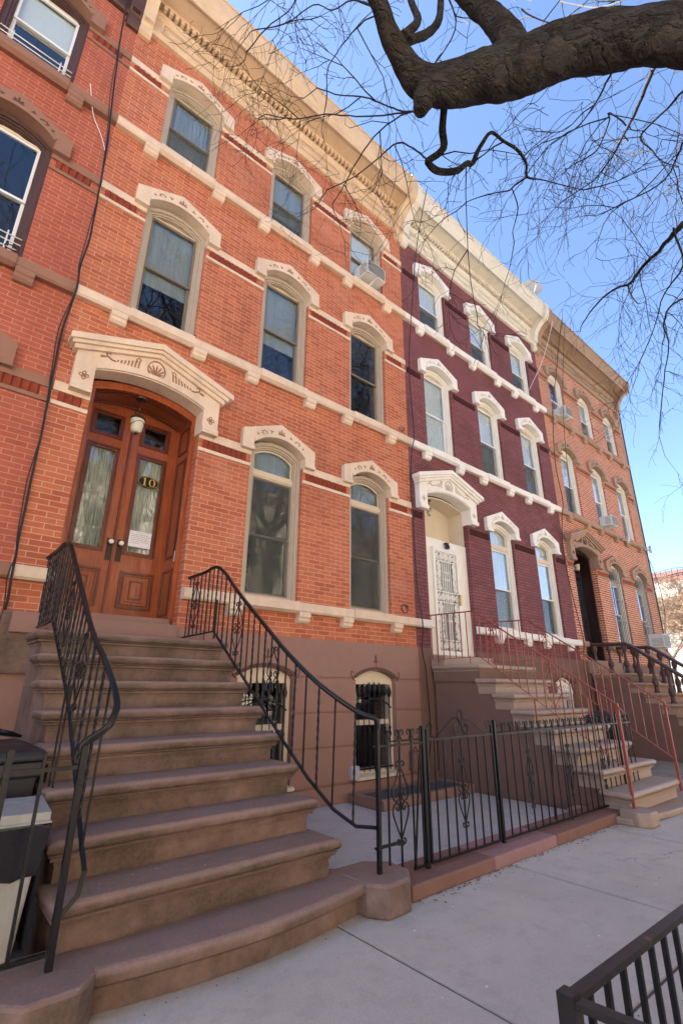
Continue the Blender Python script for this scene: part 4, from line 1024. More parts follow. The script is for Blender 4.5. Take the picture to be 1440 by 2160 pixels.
# bins
def wheeled_bin(name, label, loc, rz, s=1.0, group='black wheeled bins'):
    t = thing(name, label, 'bin', loc, group); t.rotation_euler = (0,0,rz)
    def sec(w, d, z): return [(-w, -d, z), (w, -d, z), (w, d, z), (-w, d, z)]
    vs = []; 
    for w_, d_, z in ((.22,.24,.03),(.235,.26,.3),(.27,.30,.88),(.285,.315,.885),(.285,.315,.96)): vs += sec(w_*s, d_*s, z*s)
    fs = [(4*i+j, 4*i+(j+1) % 4, 4*i+4+(j+1) % 4, 4*i+4+j) for i in range(4) for j in range(4)] + [(0,3,2,1),(16,17,18,19)]
    MB().add(vs, fs).build('body', 'plastic_black', t, bevel=.025, seg=3)
    l = MB(); vs = sec(.295*s,.33*s,.965*s) + sec(.30*s,.335*s,.985*s) + sec(.29*s,.32*s,1.02*s) + sec(.2*s,.22*s,1.05*s)
    l.add(vs, [(4*i+j, 4*i+(j+1) % 4, 4*i+4+(j+1) % 4, 4*i+4+j) for i in range(3) for j in range(4)] + [(0,3,2,1),(12,13,14,15)])
    lid = l.build('lid', 'plastic_black', t, bevel=.01)
    h_ = MB(); h_.tube([(-.22*s,.36*s,.97*s),(.22*s,.36*s,.97*s)], .018*s, 8); h_.build('handle', 'plastic_black', t)
    for s_ in (-1, 1):
        w_ = MB(); n = 20; x0 = s_*.25*s
        for (r_, hw_) in ((.11, .025),):
            pts0 = [(x0-hw_, .27*s + r_*s*cos(2*pi*i/n), .11*s + r_*s*sin(2*pi*i/n)) for i in range(n)]; pts1 = [(x0+hw_, a[1], a[2]) for a in pts0]
            w_._prism(pts0, pts1, True)
        wh = w_.build('wheel', 'plastic_black', t)
        c = MB(); c.tube([(x0-.03,.27*s,.11*s),(x0+.03,.27*s,.11*s)], .045*s, 12); c.build('hub', 'ac_grille', wh)
    return t
b1 = wheeled_bin('wheeled_bin', 'black wheeled bin with its lid closed, at the left edge beside the stoop', (-.08, -1.62, 0), 0, 1.08)
m = MB(); m.tube([(-.16,.2,1.16),(-.02,.22,1.20),(.08,.26,1.19),(.2,.30,1.16),(.27,.34,1.14)], [.012,.02,.024,.02,.01], 7); m.build('strap', 'bag', b1)
b2 = wheeled_bin('wheeled_bin', 'black wheeled bin standing between the two right hand stoops', (10.35, -1.15, 0), .25, 1.02)
t = thing('trash_can', 'square grey plastic trash can with black liner and a pale lid, left of the stoop', 'trash can', (-.03, -2.28, 0)); t.rotation_euler = (0,0,-.1)
vs = []
for w_, d_, z in ((.17,.17,.03),(.18,.18,.06),(.235,.235,.80)): vs += [(-w_,-d_,z),(w_,-d_,z),(w_,d_,z),(-w_,d_,z)]
MB().add(vs, [(4*i+j, 4*i+(j+1) % 4, 4*i+4+(j+1) % 4, 4*i+4+j) for i in range(2) for j in range(4)] + [(0,3,2,1),(8,9,10,11)]).build('body', 'plastic_grey', t, bevel=.03, seg=3)
m = MB(); n = 40; vs = []
for k in range(6):
    z = .56+.048*k
    for j in range(n):
        a = 2*pi*j/n; q = 1/max(abs(cos(a)), abs(sin(a)))**.85; r_ = (.236+.007*k)*q*(1.02+.03*noise.noise(Vector((cos(a)*4, sin(a)*4, k*.9))))
        vs.append((r_*cos(a), r_*sin(a), z + (.03*noise.noise(Vector((cos(a)*3+5, sin(a)*3, 0))) if k == 0 else 0)))
m.add(vs, [(k*n+j, k*n+(j+1) % n, (k+1)*n+(j+1) % n, (k+1)*n+j) for k in range(5) for j in range(n)], True); m.build('liner', 'bag', t)
m = MB(); m.box(-.25,.25,-.25,.25,.815,.86); m.box(-.26,.26,-.26,.26,.805,.816); m.build('lid', 'plastic_grey', t, bevel=.012)

# air conditioners
def air_con(label, loc, w=.5, h=.34, d=.36):
    t = thing('air_conditioner', label, 'air conditioner', loc, 'window air conditioners')
    MB().box(-w/2, w/2, -d, .1, 0, h).build('case', 'ac', t, bevel=.01)
    m = MB()
    for i in range(9): m.box(-w/2+.03, w/2-.03, -d-.006, -d+.001, .03+(h-.06)*i/9, .03+(h-.06)*i/9+.018)
    m.box(-w/2+.02, w/2-.02, -d-.002, -d+.002, .02, h-.02)
    m.build('rear_grille', 'ac_grille', t)
    m = MB()
    for k in range(2):
        for i in range(6): m.box(-w/2-.003, -w/2+.001, -d+.04+.0*k, -.08, .05+i*.04, .065+i*.04)
    m.build('side_louvre', 'ac_grille', t)
    m = MB(); m.yz([(-.02,-.10),(-.02,-.02),(-d+.02,-.02),(-d+.02,-.04)], -.02, .02); m.build('bracket', 'ac', t)
    return t
air_con('white air conditioner in a top floor window of the red brick house', (5.0,.0,9.42), .50, .33, .33)
air_con('white air conditioner in a top floor window of the orange brick house', (2*W+1.12,.0,9.42), .44, .32, .28)
air_con('white air conditioner in a middle floor window of the orange brick house', (2*W+3.12,.0,6.30), .44, .32, .28)
air_con('white air conditioner in a ground floor window of the orange brick house', (2*W+5.1,.0,2.72), .55, .40, .42)

# lamps
def lantern(name, label, loc, s=1.0, style=0):
    t = thing(name, label, 'lamp', loc, 'porch lamps')
    MB().lathe([(.001,-.02),(.07*s,-.02),(.075*s,0),(.03*s,.02),(.001,.02)], 0, 0, 14, 0).build('ceiling_plate', 'bronze_plate', t)
    MB().tube([(0,0,0),(0,0,-.25*s)], .008, 6).build('stem', 'bronze_plate', t)
    MB().lathe([(.001,-.25*s),(.03*s,-.255*s),(.07*s,-.29*s),(.10*s,-.31*s),(.10*s,-.325*s),(.085*s,-.33*s),(.001,-.33*s)], 0, 0, 18, 0).build('cap', 'bronze_plate', t)
    MB().lathe([(.001,-.331*s),(.088*s,-.332*s),(.085*s,-.39*s),(.072*s,-.48*s),(.05*s,-.515*s),(.001,-.52*s)], 0, 0, 18, 0).build('shade', 'lamp_glass', t)
    MB().lathe([(.001,-.52*s),(.025*s,-.522*s),(.02*s,-.54*s),(.001,-.555*s)], 0, 0, 10, 0).build('finial', 'bronze_plate', t)
    m = MB(); m.tube([(.088*s*cos(a*.5), .088*s*sin(a*.5), -.40*s+.03*s*sin(a*.8)) for a in range(14)], .004, 5); m.build('vine', 'iron', t)
    return t
lantern('porch_lamp', 'frosted glass lantern hanging over the varnished double door', (1.02,.17,5.10), .98)
t = lantern('porch_lamp', 'small caged lamp hanging over the white security door', (W+.72,.14,5.11), .62)
lantern('porch_lamp', 'clear lantern hanging over the dark door of the orange brick house', (2*W+1.05,.2,5.10), .9)
t = thing('security_light', 'small dark sensor light above the white security door', 'light', (W+1.10,.09,4.22)); MB().box(-.04,.04,-.06,.0,0,.04).build('base', 'bronze_plate', t); MB().lathe([(.001,-.1),(.045,-.09),(.05,-.03),(.03,0),(.001,.0)], 0, -.05, 10).build('lamp_head', 'bronze_plate', t)
t = thing('notice', 'white paper notice taped inside the right door glass', 'notice', (1.405,.600,3.315))
MB().box(-.142,.142,-.0025,-.0005,-.108,.108).build('sheet', 'paper', t)
m = MB(); random.seed(3)
for r_ in range(7):
    x = -.12
    while x < .10:
        w_ = random.uniform(.012,.035); m.box(x, min(x+w_, .12), -.0038,-.0026, .085-.024*r_-(.0 if r_ else -.006), .085-.024*r_+.005+(.004 if r_ == 0 else 0)); x += w_+.007
        if r_ == 6 and x > -.02: break
m.build('writing', 'ink', t)
t = thing('door_intercom', 'narrow metal intercom plate on the right door jamb', 'intercom', (1.75,.16,3.30)); MB().box(-.012,.0,-.0,.05,-.32,.12).build('plate', 'bronze_plate', t); MB().box(-.02,-.012,.01,.04,-.30,-.16).build('button_panel', 'ac', t)

# satellite dish
t = thing('satellite_dish', 'pale satellite dish on the roof of the maroon house', 'satellite dish', (11.95,-.3,12.6))
m = MB(); prof = [(.001,.0),(.15,.015),(.28,.06),(.33,.09),(.335,.095),(.28,.075),(.15,.03),(.001,.015)]
vs = []; nn = 20
for r_, q in prof:
    for j in range(nn): vs.append((.9*r_*cos(2*pi*j/nn), -.1+q*-1, .66+r_*.95*sin(2*pi*j/nn)))
m.add(vs, [(i*nn+j, i*nn+(j+1) % nn, (i+1)*nn+(j+1) % nn, (i+1)*nn+j) for i in range(7) for j in range(nn)], True); m.build('reflector', 'dish_grey', t)
MB().tube([(0,0,0),(0,0,.66)], .025, 8).build('mast', 'dish_grey', t); MB().tube([(0,-.12,.42),(0,-.45,.5)], .012, 6).build('feed_arm', 'dish_grey', t)
t.location = (11.95,-.3,12.74); t.rotation_euler = (0, 0, -.75)

# floodlights on the last house
for x, z, lb in ((2*W+3.9, 6.0, 'white tube shaped light under the sill beside the middle window'), (2*W+5.75, 6.0, 'white tube shaped light under the sill near the right corner')):
    t = thing('wall_light', lb, 'light', (x,-.1,z)); MB().tube([(0,0,0),(0,-.18,-.03)], .02, 6).build('arm', 'ac', t); MB().tube([(-.10,-.22,-.12),(.10,-.16,.12)], .045, 8).build('lamp_head', 'ac', t)

# cables
def cable(label, pts, r=.012, mat='cable', sub=4, group='cables on the facade'):
    m = MB(); P_ = smooth_path(pts, sub); P_ = [p + Vector((.008*noise.noise(p*3), 0, 0)) for p in P_]
    m.tube(P_, r, 6); tag(m.build('cable', mat), label, 'cable', group)
Y = -.135
c0 = [(-.30,-.30,12.5),(-.22,Y,11),(-.14,Y,9.67),(-.06,Y,8.67),(-.02,Y,7.7),(-.0,Y,6.94),(-.03,Y,6.45),(-.01,Y,6.1),(-.05,-.05,5.48),(-.03,-.05,4.82),(-.01,-.05,4.09),(0,-.04,3.53),(.01,-.04,2.95),(.01,Y,2.7),(.02,Y,2.5),(.04,-.04,2.18),(-.02,-.04,1.9),(-.06,-.04,1.2),(-.08,-.04,.2)]
cable('thick black cable running down the seam between the deep red and the red brick houses', c0, .012)
cable('thinner black cable twisted beside the thick one on the left seam', [(x-.02+.018*sin(i*2.1), y-.012, z) for i, (x, y, z) in enumerate(c0)], .006, sub=5)
cable('white cable hanging diagonally on the upper left brickwork', [(-.42,-.13,9.5),(-.3,-.05,9.1),(-.14,-.05,8.8),(-.06,-.05,8.58)], .006, 'cable_white')
c1 = [(6.34,-.75,12.75),(6.36,-.3,11.2),(6.25,-.12,9.2),(6.2,-.05,8.1),(6.2,-.05,7.2),(6.17,-.12,6.3),(6.1,-.12,6.0),(6.08,-.05,5.42),(6.1,-.05,4.6),(6.1,-.05,3.99),(6.13,-.05,3.2),(6.13,-.125,2.66),(6.14,-.12,2.45),(6.18,-.05,2.13),(6.25,-.05,1.8),(6.27,-.05,1.5),(6.3,-.05,.9),(6.22,-.07,.5),(6.05,-.08,.25)]
cable('black cable running down the seam between the red and the maroon houses', c1, .010)
c2 = [(12.9,-.75,12.72),(12.9,-.5,11.8),(12.75,-.3,10.6),(12.6,-.15,9.7),(12.45,-.12,8.9),(12.35,-.05,7.6),(12.3,-.12,6.4),(12.1,-.12,5.9),(12.03,-.05,5.0),(12.1,-.05,4.2),(12.2,-.05,3.6),(12.24,-.12,2.7),(12.28,-.05,2.2),(12.34,-.05,1.5),(12.35,-.06,.4)]
cable('black cable running down the seam between the maroon and the orange houses', c2, .011)
cable('slim black cable hanging in front of the orange house near its left edge', [(13.1,-.72,12.6),(13.1,-.5,11.5),(13.0,-.3,10),(12.9,-.2,8.6),(12.85,-.14,7.2),(12.7,-.13,6.2)], .007)
cable('white cable hanging from the cornice bracket to the sill of the maroon house', [(12.4,-.62,12.3),(12.2,-.5,11.6),(11.8,-.35,10.6),(11.2,-.14,9.5)], .008, 'cable_white')
cable('black cable running down the right corner of the orange house', [(18.35,-.1,12.2),(18.38,-.05,9),(18.36,-.05,6),(18.32,-.05,3.4),(18.30,-.05,1)], .02)
cable('slack black cable draped by the right hand windows of the orange house', [(17.9,-.14,6.0),(17.95,-.3,5.0),(18.05,-.3,4.0),(18.25,-.1,3.1),(18.33,-.06,2.2)], .010)
cable('coil of black cable lying on the ground floor sill near the maroon house', [(5.75+.07*cos(a*.6), -.05-.01*a*.3, 2.78+.07*sin(a*.6)) for a in range(14)], .008)
for (x, z, lb) in ((-.72, 6.28, 'coil of black cable on the brown sill of the left house'), (5.83, 6.30, 'coil of black cable on the middle floor sill near the maroon house')):
    cable(lb, [(x+.07*cos(a*.6), -.06-.004*a, z+.04*sin(a*.6)) for a in range(14)], .007)
# ------------------------------------------------------------------ ground
def sheet(name, x0, x1, y0, y1, z, mat):
    m = MB(); m.add([(x0,y0,z),(x1,y0,z),(x1,y1,z),(x0,y1,z)], [(0,1,2,3)]); return struct(m.build(name, mat))
sheet('ground', -400, 400, -400, 400, -.16, 'asphalt')
m = MB(); random.seed(5)
ys = [-2.45, -4.43, -6.42, -6.6]
xj = [-12.0+1.97*i for i in range(0, 34)]; xj = [x + (2.0-(-12.0+1.97*7)) for x in xj]
for j in range(3):
    for a, b in zip(xj[:-1], xj[1:]):
        if a > 19.5: continue
        dz = random.uniform(-.003, .003)
        g = .013
        z = dz
        m.add([(a+g,ys[j+1]+g,z),(b-g,ys[j+1]+g,z),(b-g,ys[j]-g,z),(a+g,ys[j]-g,z),(a+g-.002,ys[j+1]+g-.002,z-.02),(b-g+.002,ys[j+1]+g-.002,z-.02),(b-g+.002,ys[j]-g+.002,z-.02),(a+g-.002,ys[j]-g+.002,z-.02)],
              [(0,1,2,3),(0,4,5,1),(1,5,6,2),(2,6,7,3),(3,7,4,0)])
struct(m.build('sidewalk', 'concrete'))
m = MB(); m.box(-12.5, 21, -6.6, -2.40, -.155, -.0125); struct(m.build('sidewalk_base', 'joint'))
m = MB(); m.box(-12.5, 21, -6.76, -6.605, -.155, -.002); struct(m.build('street_kerb', 'concrete', bevel=.02))
m = MB(); m.box(2.0, 6.45, -2.52, -.02, -.155, .0); struct(m.build('areaway_floor', 'concrete_blue'))
m = MB(); m.box(-6.1, .4, -2.52, -.02, -.155, -.003); struct(m.build('areaway_floor', 'concrete_dirty'))
m = MB(); m.box(8.1, 18.4, -2.52, -.02, -.155, .012); struct(m.build('areaway_floor', 'concrete_dirty'))
# the street beyond the row and the far pavement
m = MB(); m.box(-60, 120, -17.8, -14.5, -.155, -.01); struct(m.build('far_sidewalk', 'concrete'))
random.seed(11)
# small litter on the pavement
lt = MB()
for i in range(90):
    x, y = random.uniform(.4, 9), random.uniform(-4.9, -2.95)
    if random.random() < .55: y = -2.9 - abs(random.gauss(0, .06))
    r_ = random.uniform(.004, .011); a = random.uniform(0, 6)
    lt.add([(x+r_*cos(a+k*pi/2)*random.uniform(.5,1), y+r_*sin(a+k*pi/2), .004) for k in range(4)] + [(x, y, .004+r_*.5)], [(0,1,4),(1,2,4),(2,3,4),(3,0,4)])
tag(lt.build('litter', 'ink'), 'small dark grit and leaf scraps scattered on the sidewalk', 'litter', kind='stuff')
lt = MB()
for i in range(46):
    x, y = random.uniform(.3, 8), random.uniform(-5, -3.0)
    r_ = random.uniform(.004, .009)
    lt.add([(x+r_*cos(k*pi/3), y+r_*sin(k*pi/3), .0035) for k in range(6)], [tuple(range(6))])
for i in range(26):
    k = random.randint(0, 7); x = random.uniform(.5, 2.0); y = -.65-.285*k + random.uniform(.06, .24); r_ = random.uniform(.002, .005)
    lt.add([(x+r_*cos(k_*pi/3), y+r_*sin(k_*pi/3), 1.985-.22*k+.002) for k_ in range(6)], [tuple(range(6))])
lf = MB()
for i in range(150):
    x = random.uniform(2.7, 7.5); y = -2.885 - abs(random.gauss(0, .035)); r_ = random.uniform(.006, .02); a = random.uniform(0, 6)
    lf.add([(x+r_*cos(a+k*pi/2.5)*random.uniform(.4,1), y+r_*sin(a+k*pi/2.5)*.8, .003+.004*random.random()) for k in range(5)] + [(x, y, .008)], [(k, (k+1) % 5, 5) for k in range(5)])
tag(lf.build('leaf_litter', 'kerb_brown'), 'crumbled brown leaves gathered along the foot of the stone curb', 'leaves', kind='stuff')
tag(lt.build('specks', 'paper'), 'tiny white specks scattered on the sidewalk and the steps', 'litter', kind='stuff')

# ------------------------------------------------------------------ foreground tree
LIMBS = {
 'main': [(1.736,-6.034,4.119,0.116),(1.492,-5.817,4.32,0.109),(1.341,-5.604,4.413,0.118),(1.228,-5.437,4.465,0.125),(1.134,-5.24,4.485,0.134),(1.006,-5.046,4.509,0.108),(0.905,-4.909,4.52,0.097),(0.797,-4.84,4.548,0.082),(0.664,-4.837,4.604,0.057),(0.571,-4.848,4.643,0.051),(0.481,-4.88,4.684,0.042),(0.369,-4.897,4.725,0.036)],
 'stub': [(0.854,-4.872,4.532,0.087),(0.845,-4.834,4.436,0.059),(0.831,-4.814,4.348,0.029)],
 'upper': [(1.113,-5.241,4.497,0.097),(1.036,-5.227,4.652,0.074),(0.971,-5.187,4.788,0.066),(0.879,-5.135,4.93,0.063),(0.74,-5.087,5.085,0.056)],
 'fork1': [(0.673,-4.861,4.72,0.024),(0.763,-4.892,4.917,0.023),(0.771,-4.863,5.127,0.019),(0.734,-4.835,5.352,0.017)],
 'fork2': [(0.703,-4.867,4.71,0.024),(0.844,-4.89,4.921,0.025),(0.94,-4.913,5.148,0.022),(0.955,-4.938,5.407,0.018)],
 'hook': [(0.939,-4.896,4.498,0.03),(0.997,-4.84,4.498,0.02),(1.058,-4.784,4.494,0.02),(1.137,-4.74,4.484,0.021),(1.144,-4.635,4.488,0.021),(1.171,-4.602,4.509,0.021),(1.25,-4.612,4.517,0.021),(1.35,-4.67,4.53,0.019),(1.388,-4.718,4.576,0.017),(1.434,-4.741,4.606,0.016),(1.437,-4.809,4.678,0.013),(1.452,-4.875,4.741,0.01),(1.556,-4.907,4.734,0.009),(1.66,-4.925,4.72,0.01),(1.761,-4.93,4.701,0.009),(1.836,-4.895,4.688,0.008),(1.941,-4.959,4.679,0.004),(2.137,-5.109,4.61,0.003)],
 'hookb': [(1.88,-4.871,4.753,0.006),(1.905,-4.769,4.799,0.005),(1.94,-4.697,4.846,0.005),(1.909,-4.569,4.919,0.004),(1.88,-4.407,4.971,0.003)],
 'hookc': [(1.869,-4.764,4.727,0.004),(2.052,-4.701,4.759,0.004),(2.211,-4.559,4.776,0.003)],
 'drop': [(1.483,-4.66,4.705,0.004),(1.665,-4.525,4.655,0.003),(1.881,-4.37,4.554,0.003),(2.076,-4.245,4.464,0.003),(2.246,-4.153,4.402,0.003)],
 'L1': [(0.858,-4.804,4.39,0.005),(0.971,-4.55,4.849,0.005),(1.054,-4.313,5.322,0.005),(1.115,-4.056,5.793,0.005),(1.166,-3.764,6.247,0.005),(1.135,-3.457,6.718,0.005)],
 'L2': [(0.855,-4.806,4.392,0.005),(1.022,-4.582,4.837,0.005),(1.146,-4.217,5.241,0.005),(1.324,-3.796,5.582,0.005),(1.532,-3.336,5.875,0.004),(1.721,-2.958,6.213,0.005)],
 'L3': [(1.064,-4.675,4.349,0.006),(1.215,-4.486,4.795,0.006),(1.31,-4.246,5.246,0.006),(1.461,-3.906,5.619,0.005),(1.582,-3.48,5.955,0.005),(1.621,-3.002,6.287,0.005)],
 'L4': [(0.523,-4.821,4.762,0.004),(0.651,-4.559,5.273,0.004),(0.785,-4.22,5.75,0.004),(0.951,-3.841,6.196,0.004),(1.206,-3.511,6.627,0.005),(1.465,-3.099,7.012,0.005)],
 'L5': [(0.493,-4.835,4.776,0.004),(0.548,-4.59,5.315,0.004),(0.633,-4.298,5.825,0.004),(0.656,-4.032,6.358,0.004),(0.665,-3.601,6.823,0.005),(0.594,-3.193,7.305,0.005)],
 'L6': [(0.644,-4.726,5.131,0.004),(0.42,-4.321,5.741,0.004),(0.512,-3.935,6.256,0.004),(0.544,-3.499,6.755,0.005),(0.601,-3.018,7.219,0.005)],
 'L7': [(1.054,-4.555,4.905,0.005),(1.04,-4.083,5.446,0.005),(1.069,-3.698,5.985,0.005),(1.044,-3.223,6.486,0.005),(0.968,-2.792,7.011,0.005)],
 'R1': [(1.789,-5.719,4.719,0.012),(1.988,-5.631,4.923,0.011),(2.236,-5.507,5.083,0.01),(2.466,-5.377,5.251,0.009),(2.673,-5.288,5.441,0.008),(2.898,-5.147,5.604,0.006),(3.114,-4.923,5.756,0.005),(3.256,-4.62,5.94,0.005)],
 'R2': [(1.916,-5.457,4.598,0.005),(2.126,-5.353,5.058,0.005),(2.471,-5.267,5.415,0.005),(2.851,-5.054,5.72,0.005),(3.12,-4.803,6.101,0.005)],
 'R3': [(1.96,-5.731,4.587,0.007),(2.238,-5.589,4.868,0.006),(2.514,-5.416,5.141,0.006),(2.87,-5.411,5.363,0.005),(3.227,-5.4,5.58,0.004),(3.585,-5.453,5.798,0.005)],
 'R4': [(3.141,-5.425,4.81,0.022),(3.486,-5.225,5.02,0.016),(3.839,-4.946,5.194,0.014),(4.179,-4.747,5.392,0.012),(4.452,-4.518,5.657,0.011),(4.775,-4.194,5.822,0.008),(5.139,-3.899,5.933,0.006)],
 'R5': [(3.224,-4.974,4.619,0.008),(4.238,-4.734,5.315,0.008),(5.293,-4.533,5.968,0.007)],
 'R6': [(3.445,-5.253,4.4,0.007),(3.847,-5.077,4.666,0.008),(4.321,-4.917,4.826,0.008),(4.838,-4.814,4.931,0.006),(5.402,-4.579,4.897,0.006),(6.039,-4.269,4.642,0.006)],
 'R7': [(3.133,-5.364,4.81,0.008),(3.704,-5.275,4.897,0.008),(4.166,-5.013,5.068,0.006),(4.695,-4.763,5.132,0.005),(5.218,-4.438,5.15,0.005)],
 'R8': [(1.683,-5.53,4.781,0.007),(2.02,-5.369,5.138,0.006),(2.35,-5.186,5.493,0.005),(2.645,-4.955,5.86,0.004),(2.849,-4.671,6.275,0.005)],
 'R9': [(2.13,-5.65,4.434,0.006),(2.673,-5.451,4.819,0.005),(3.105,-5.157,5.288,0.005),(3.515,-4.834,5.761,0.005)],
 'U1': [(1.429,-5.191,5.469,0.005),(1.96,-5.154,6.134,0.004),(2.446,-5.159,6.826,0.005),(2.893,-5.315,7.552,0.005)],
 'U2': [(1.047,-4.915,5.585,0.006),(1.538,-4.67,6.245,0.005),(1.897,-4.24,6.906,0.005),(2.234,-3.887,7.594,0.005)],
 'U3': [(1.827,-5.77,5.3,0.005),(2.192,-5.545,6.045,0.004),(2.511,-5.325,6.808,0.005),(2.618,-5.015,7.667,0.005)],
}
tree = thing('street_tree', 'large bare street tree whose thick dark limb crosses the upper right corner', 'tree', (2.55, -6.25, 0), 'bare street trees')
TO = Vector((2.55, -6.25, 0))
def bark_tube(m, pts, rads, n=22, amp=.09):
    """thick limb with irregular bark relief"""
    SB = 22 if n > 20 else 8; P_ = smooth_path(pts, SB); k = len(P_); R_ = []
    for i in range(len(rads)-1):
        for j in range(SB): R_.append(rads[i] + (rads[i+1]-rads[i])*j/SB)
    R_.append(rads[-1]); vs = []; a = None
    for i, p in enumerate(P_):
        t_ = (P_[min(i+1,k-1)] - P_[max(i-1,0)]).normalized()
        if a is None: a = t_.orthogonal().normalized()
        a = (a - t_*a.dot(t_)).normalized(); b = t_.cross(a)
        for j in range(n):
            th = 2*pi*j/n; d = a*cos(th) + b*sin(th)
            q = p + d*R_[i]
            e = Vector((q.x*5, q.y*9, q.z*16)); nz = noise.noise(q*3.2)*.7 + noise.noise(e)*.55 + noise.noise(e*2.3)*.35
            vs.append(p + d*R_[i]*(1 + amp*nz))
    m.add(vs, [(i*n+j, i*n+(j+1) % n, (i+1)*n+(j+1) % n, (i+1)*n+j) for i in range(k-1) for j in range(n)], True)
    m.add([vs[j] for j in range(n)] + [vs[(k-1)*n+j] for j in range(n)], [tuple(range(n)), tuple(range(n, 2*n))])
def rel(p): return tuple(Vector(p[:3]) - TO)
m = MB(); bark_tube(m, [(0,0,-.1),(0,.0,1.2),(-.02,.0,2.6),(-.15,.0,3.4),(-.5,.12,3.95),rel(LIMBS['main'][0])], [.42,.33,.31,.33,.31,.29], 26, .08)
m.build('trunk', 'bark', tree)
for k_, nm in (('main','limb'),('stub','limb'),('upper','limb'),('fork1','limb'),('fork2','limb')):
    m = MB(); L = LIMBS[k_]; bark_tube(m, [rel(p) for p in L], [p[3]*.97 for p in L], 56, .17); m.build('limb', 'bark', tree)
m = MB(); bark_tube(m, [(-.1,.1,3.2),(.5,-.4,5),(1.4,-1.0,7.5),(2.4,-1.4,10)], [.26,.2,.12,.05], 14); m.build('limb', 'bark', tree)
random.seed(21)
DROOP = Vector((0,0,-.10))
def twigs(m, p, d, L, r, lev, budget):
    """zig-zagging twig with side shoots, written as thin three-sided tubes"""
    n = 6
    pts = [p.copy()]; cur = p.copy(); dd = d.normalized(); st = L/n
    for i in range(n):
        dd = (dd + Vector((random.gauss(0,.19), random.gauss(0,.19), random.gauss(0,.19))) + DROOP*.6).normalized()
        cur = cur + dd*st; pts.append(cur.copy())
    rs = [max(r*(1-.7*i/n), .0016) for i in range(n+1)]
    m.tube(pts, rs, 3, smooth=False, caps=False)
    if lev <= 0 or L < .06: return
    for i in range(1, n+1):
        if random.random() < .72:
            base = pts[i]; dl = (pts[i]-pts[i-1]).normalized()
            side = Vector((random.gauss(0,1), random.gauss(0,1), random.gauss(0,.8)-.15)).normalized()
            nd = (dl*.75 + side*.8).normalized()
            twigs(m, base, nd, L*random.uniform(.4,.68), r*.55, lev-1, budget)
def branch(name, k_, lev, dens, Lt, mat='twig'):
    L = LIMBS[k_]; P_ = [Vector(rel(p)) for p in L]; rr_ = [p[3] for p in L]
    m = MB(); sp = smooth_path(P_, 4); sr = []
    for i in range(len(rr_)-1):
        for j in range(4): sr.append(rr_[i]+(rr_[i+1]-rr_[i])*j/4)
    sr.append(rr_[-1]); sp = [p + Vector((noise.noise(p*6), noise.noise(p*6+Vector((9,0,0))), noise.noise(p*6+Vector((0,9,0)))))*min(.03, r_*1.4) for p, r_ in zip(sp, sr)]
    m.tube(sp, [r_*(1+.12*noise.noise(p*14)) for p, r_ in zip(sp, sr)], 8); b = m.build('branch', 'bark' if rr_[0] > .02 else mat, tree)
    t_ = MB(); tot = sum((b_-a_).length for a_, b_ in zip(P_[:-1], P_[1:]))
    nn = int(tot*dens)
    for q in range(nn):
        s_ = random.uniform(.12, 1)*(len(sp)-1); i = min(int(s_), len(sp)-2); p = sp[i].lerp(sp[i+1], s_-i)
        if sr[i] > .05: continue
        dl = (sp[i+1]-sp[i]).normalized(); side = Vector((random.gauss(0,1), random.gauss(0,1), random.gauss(-.25,.9))).normalized()
        twigs(t_, p, (dl*.6+side).normalized(), Lt*random.uniform(.45,1.15), .0055*random.uniform(.6,1.1), lev, None)
    e_ = sp[-1]; twigs(t_, e_, (sp[-1]-sp[-2]).normalized(), Lt, .005, lev, None)
    t_.build('twigs', mat, b)
for k_ in LIMBS:
    if k_ in ('main','stub','upper','fork1','fork2'): continue
    lev = 2
    dens = {'L': 1.1, 'R': 2.3, 'U': 1.5}.get(k_[0], 1.8)
    if k_ == 'hook': dens = 1.7
    branch('branch', k_, lev, dens, .85 if k_[0] in 'LR' else .6)

random.seed(77)
cr = MB()
def crown(p, d, L, r_, lv):
    n = 4; pts = [p]; cur = p; dd = d
    for i in range(n):
        dd = (dd + Vector((random.gauss(0,.18), random.gauss(0,.18), random.gauss(0,.14)+.02))).normalized(); cur = cur + dd*L/n; pts.append(cur)
    cr.tube(pts, [max(r_*(1-.5*i/n), .005) for i in range(n+1)], 6 if lv > 3 else 3, caps=False)
    if lv <= 0: return
    for i in range(2, n+1):
        for q in range(2 if i == n else 1):
            side = Vector((random.gauss(0,1), random.gauss(0,1), random.gauss(.05,.5))).normalized()
            crown(pts[i], (dd*.8 + side*.75).normalized(), L*random.uniform(.58,.78), r_*.58, lv-1)
for a in (3.4, 4.1, 4.8, 5.5): crown(Vector((2.0,-1.2,8.6)), Vector((cos(a), sin(a), 1.0)).normalized(), 2.6, .07, 5)
cr.build('crown', 'twig', tree)
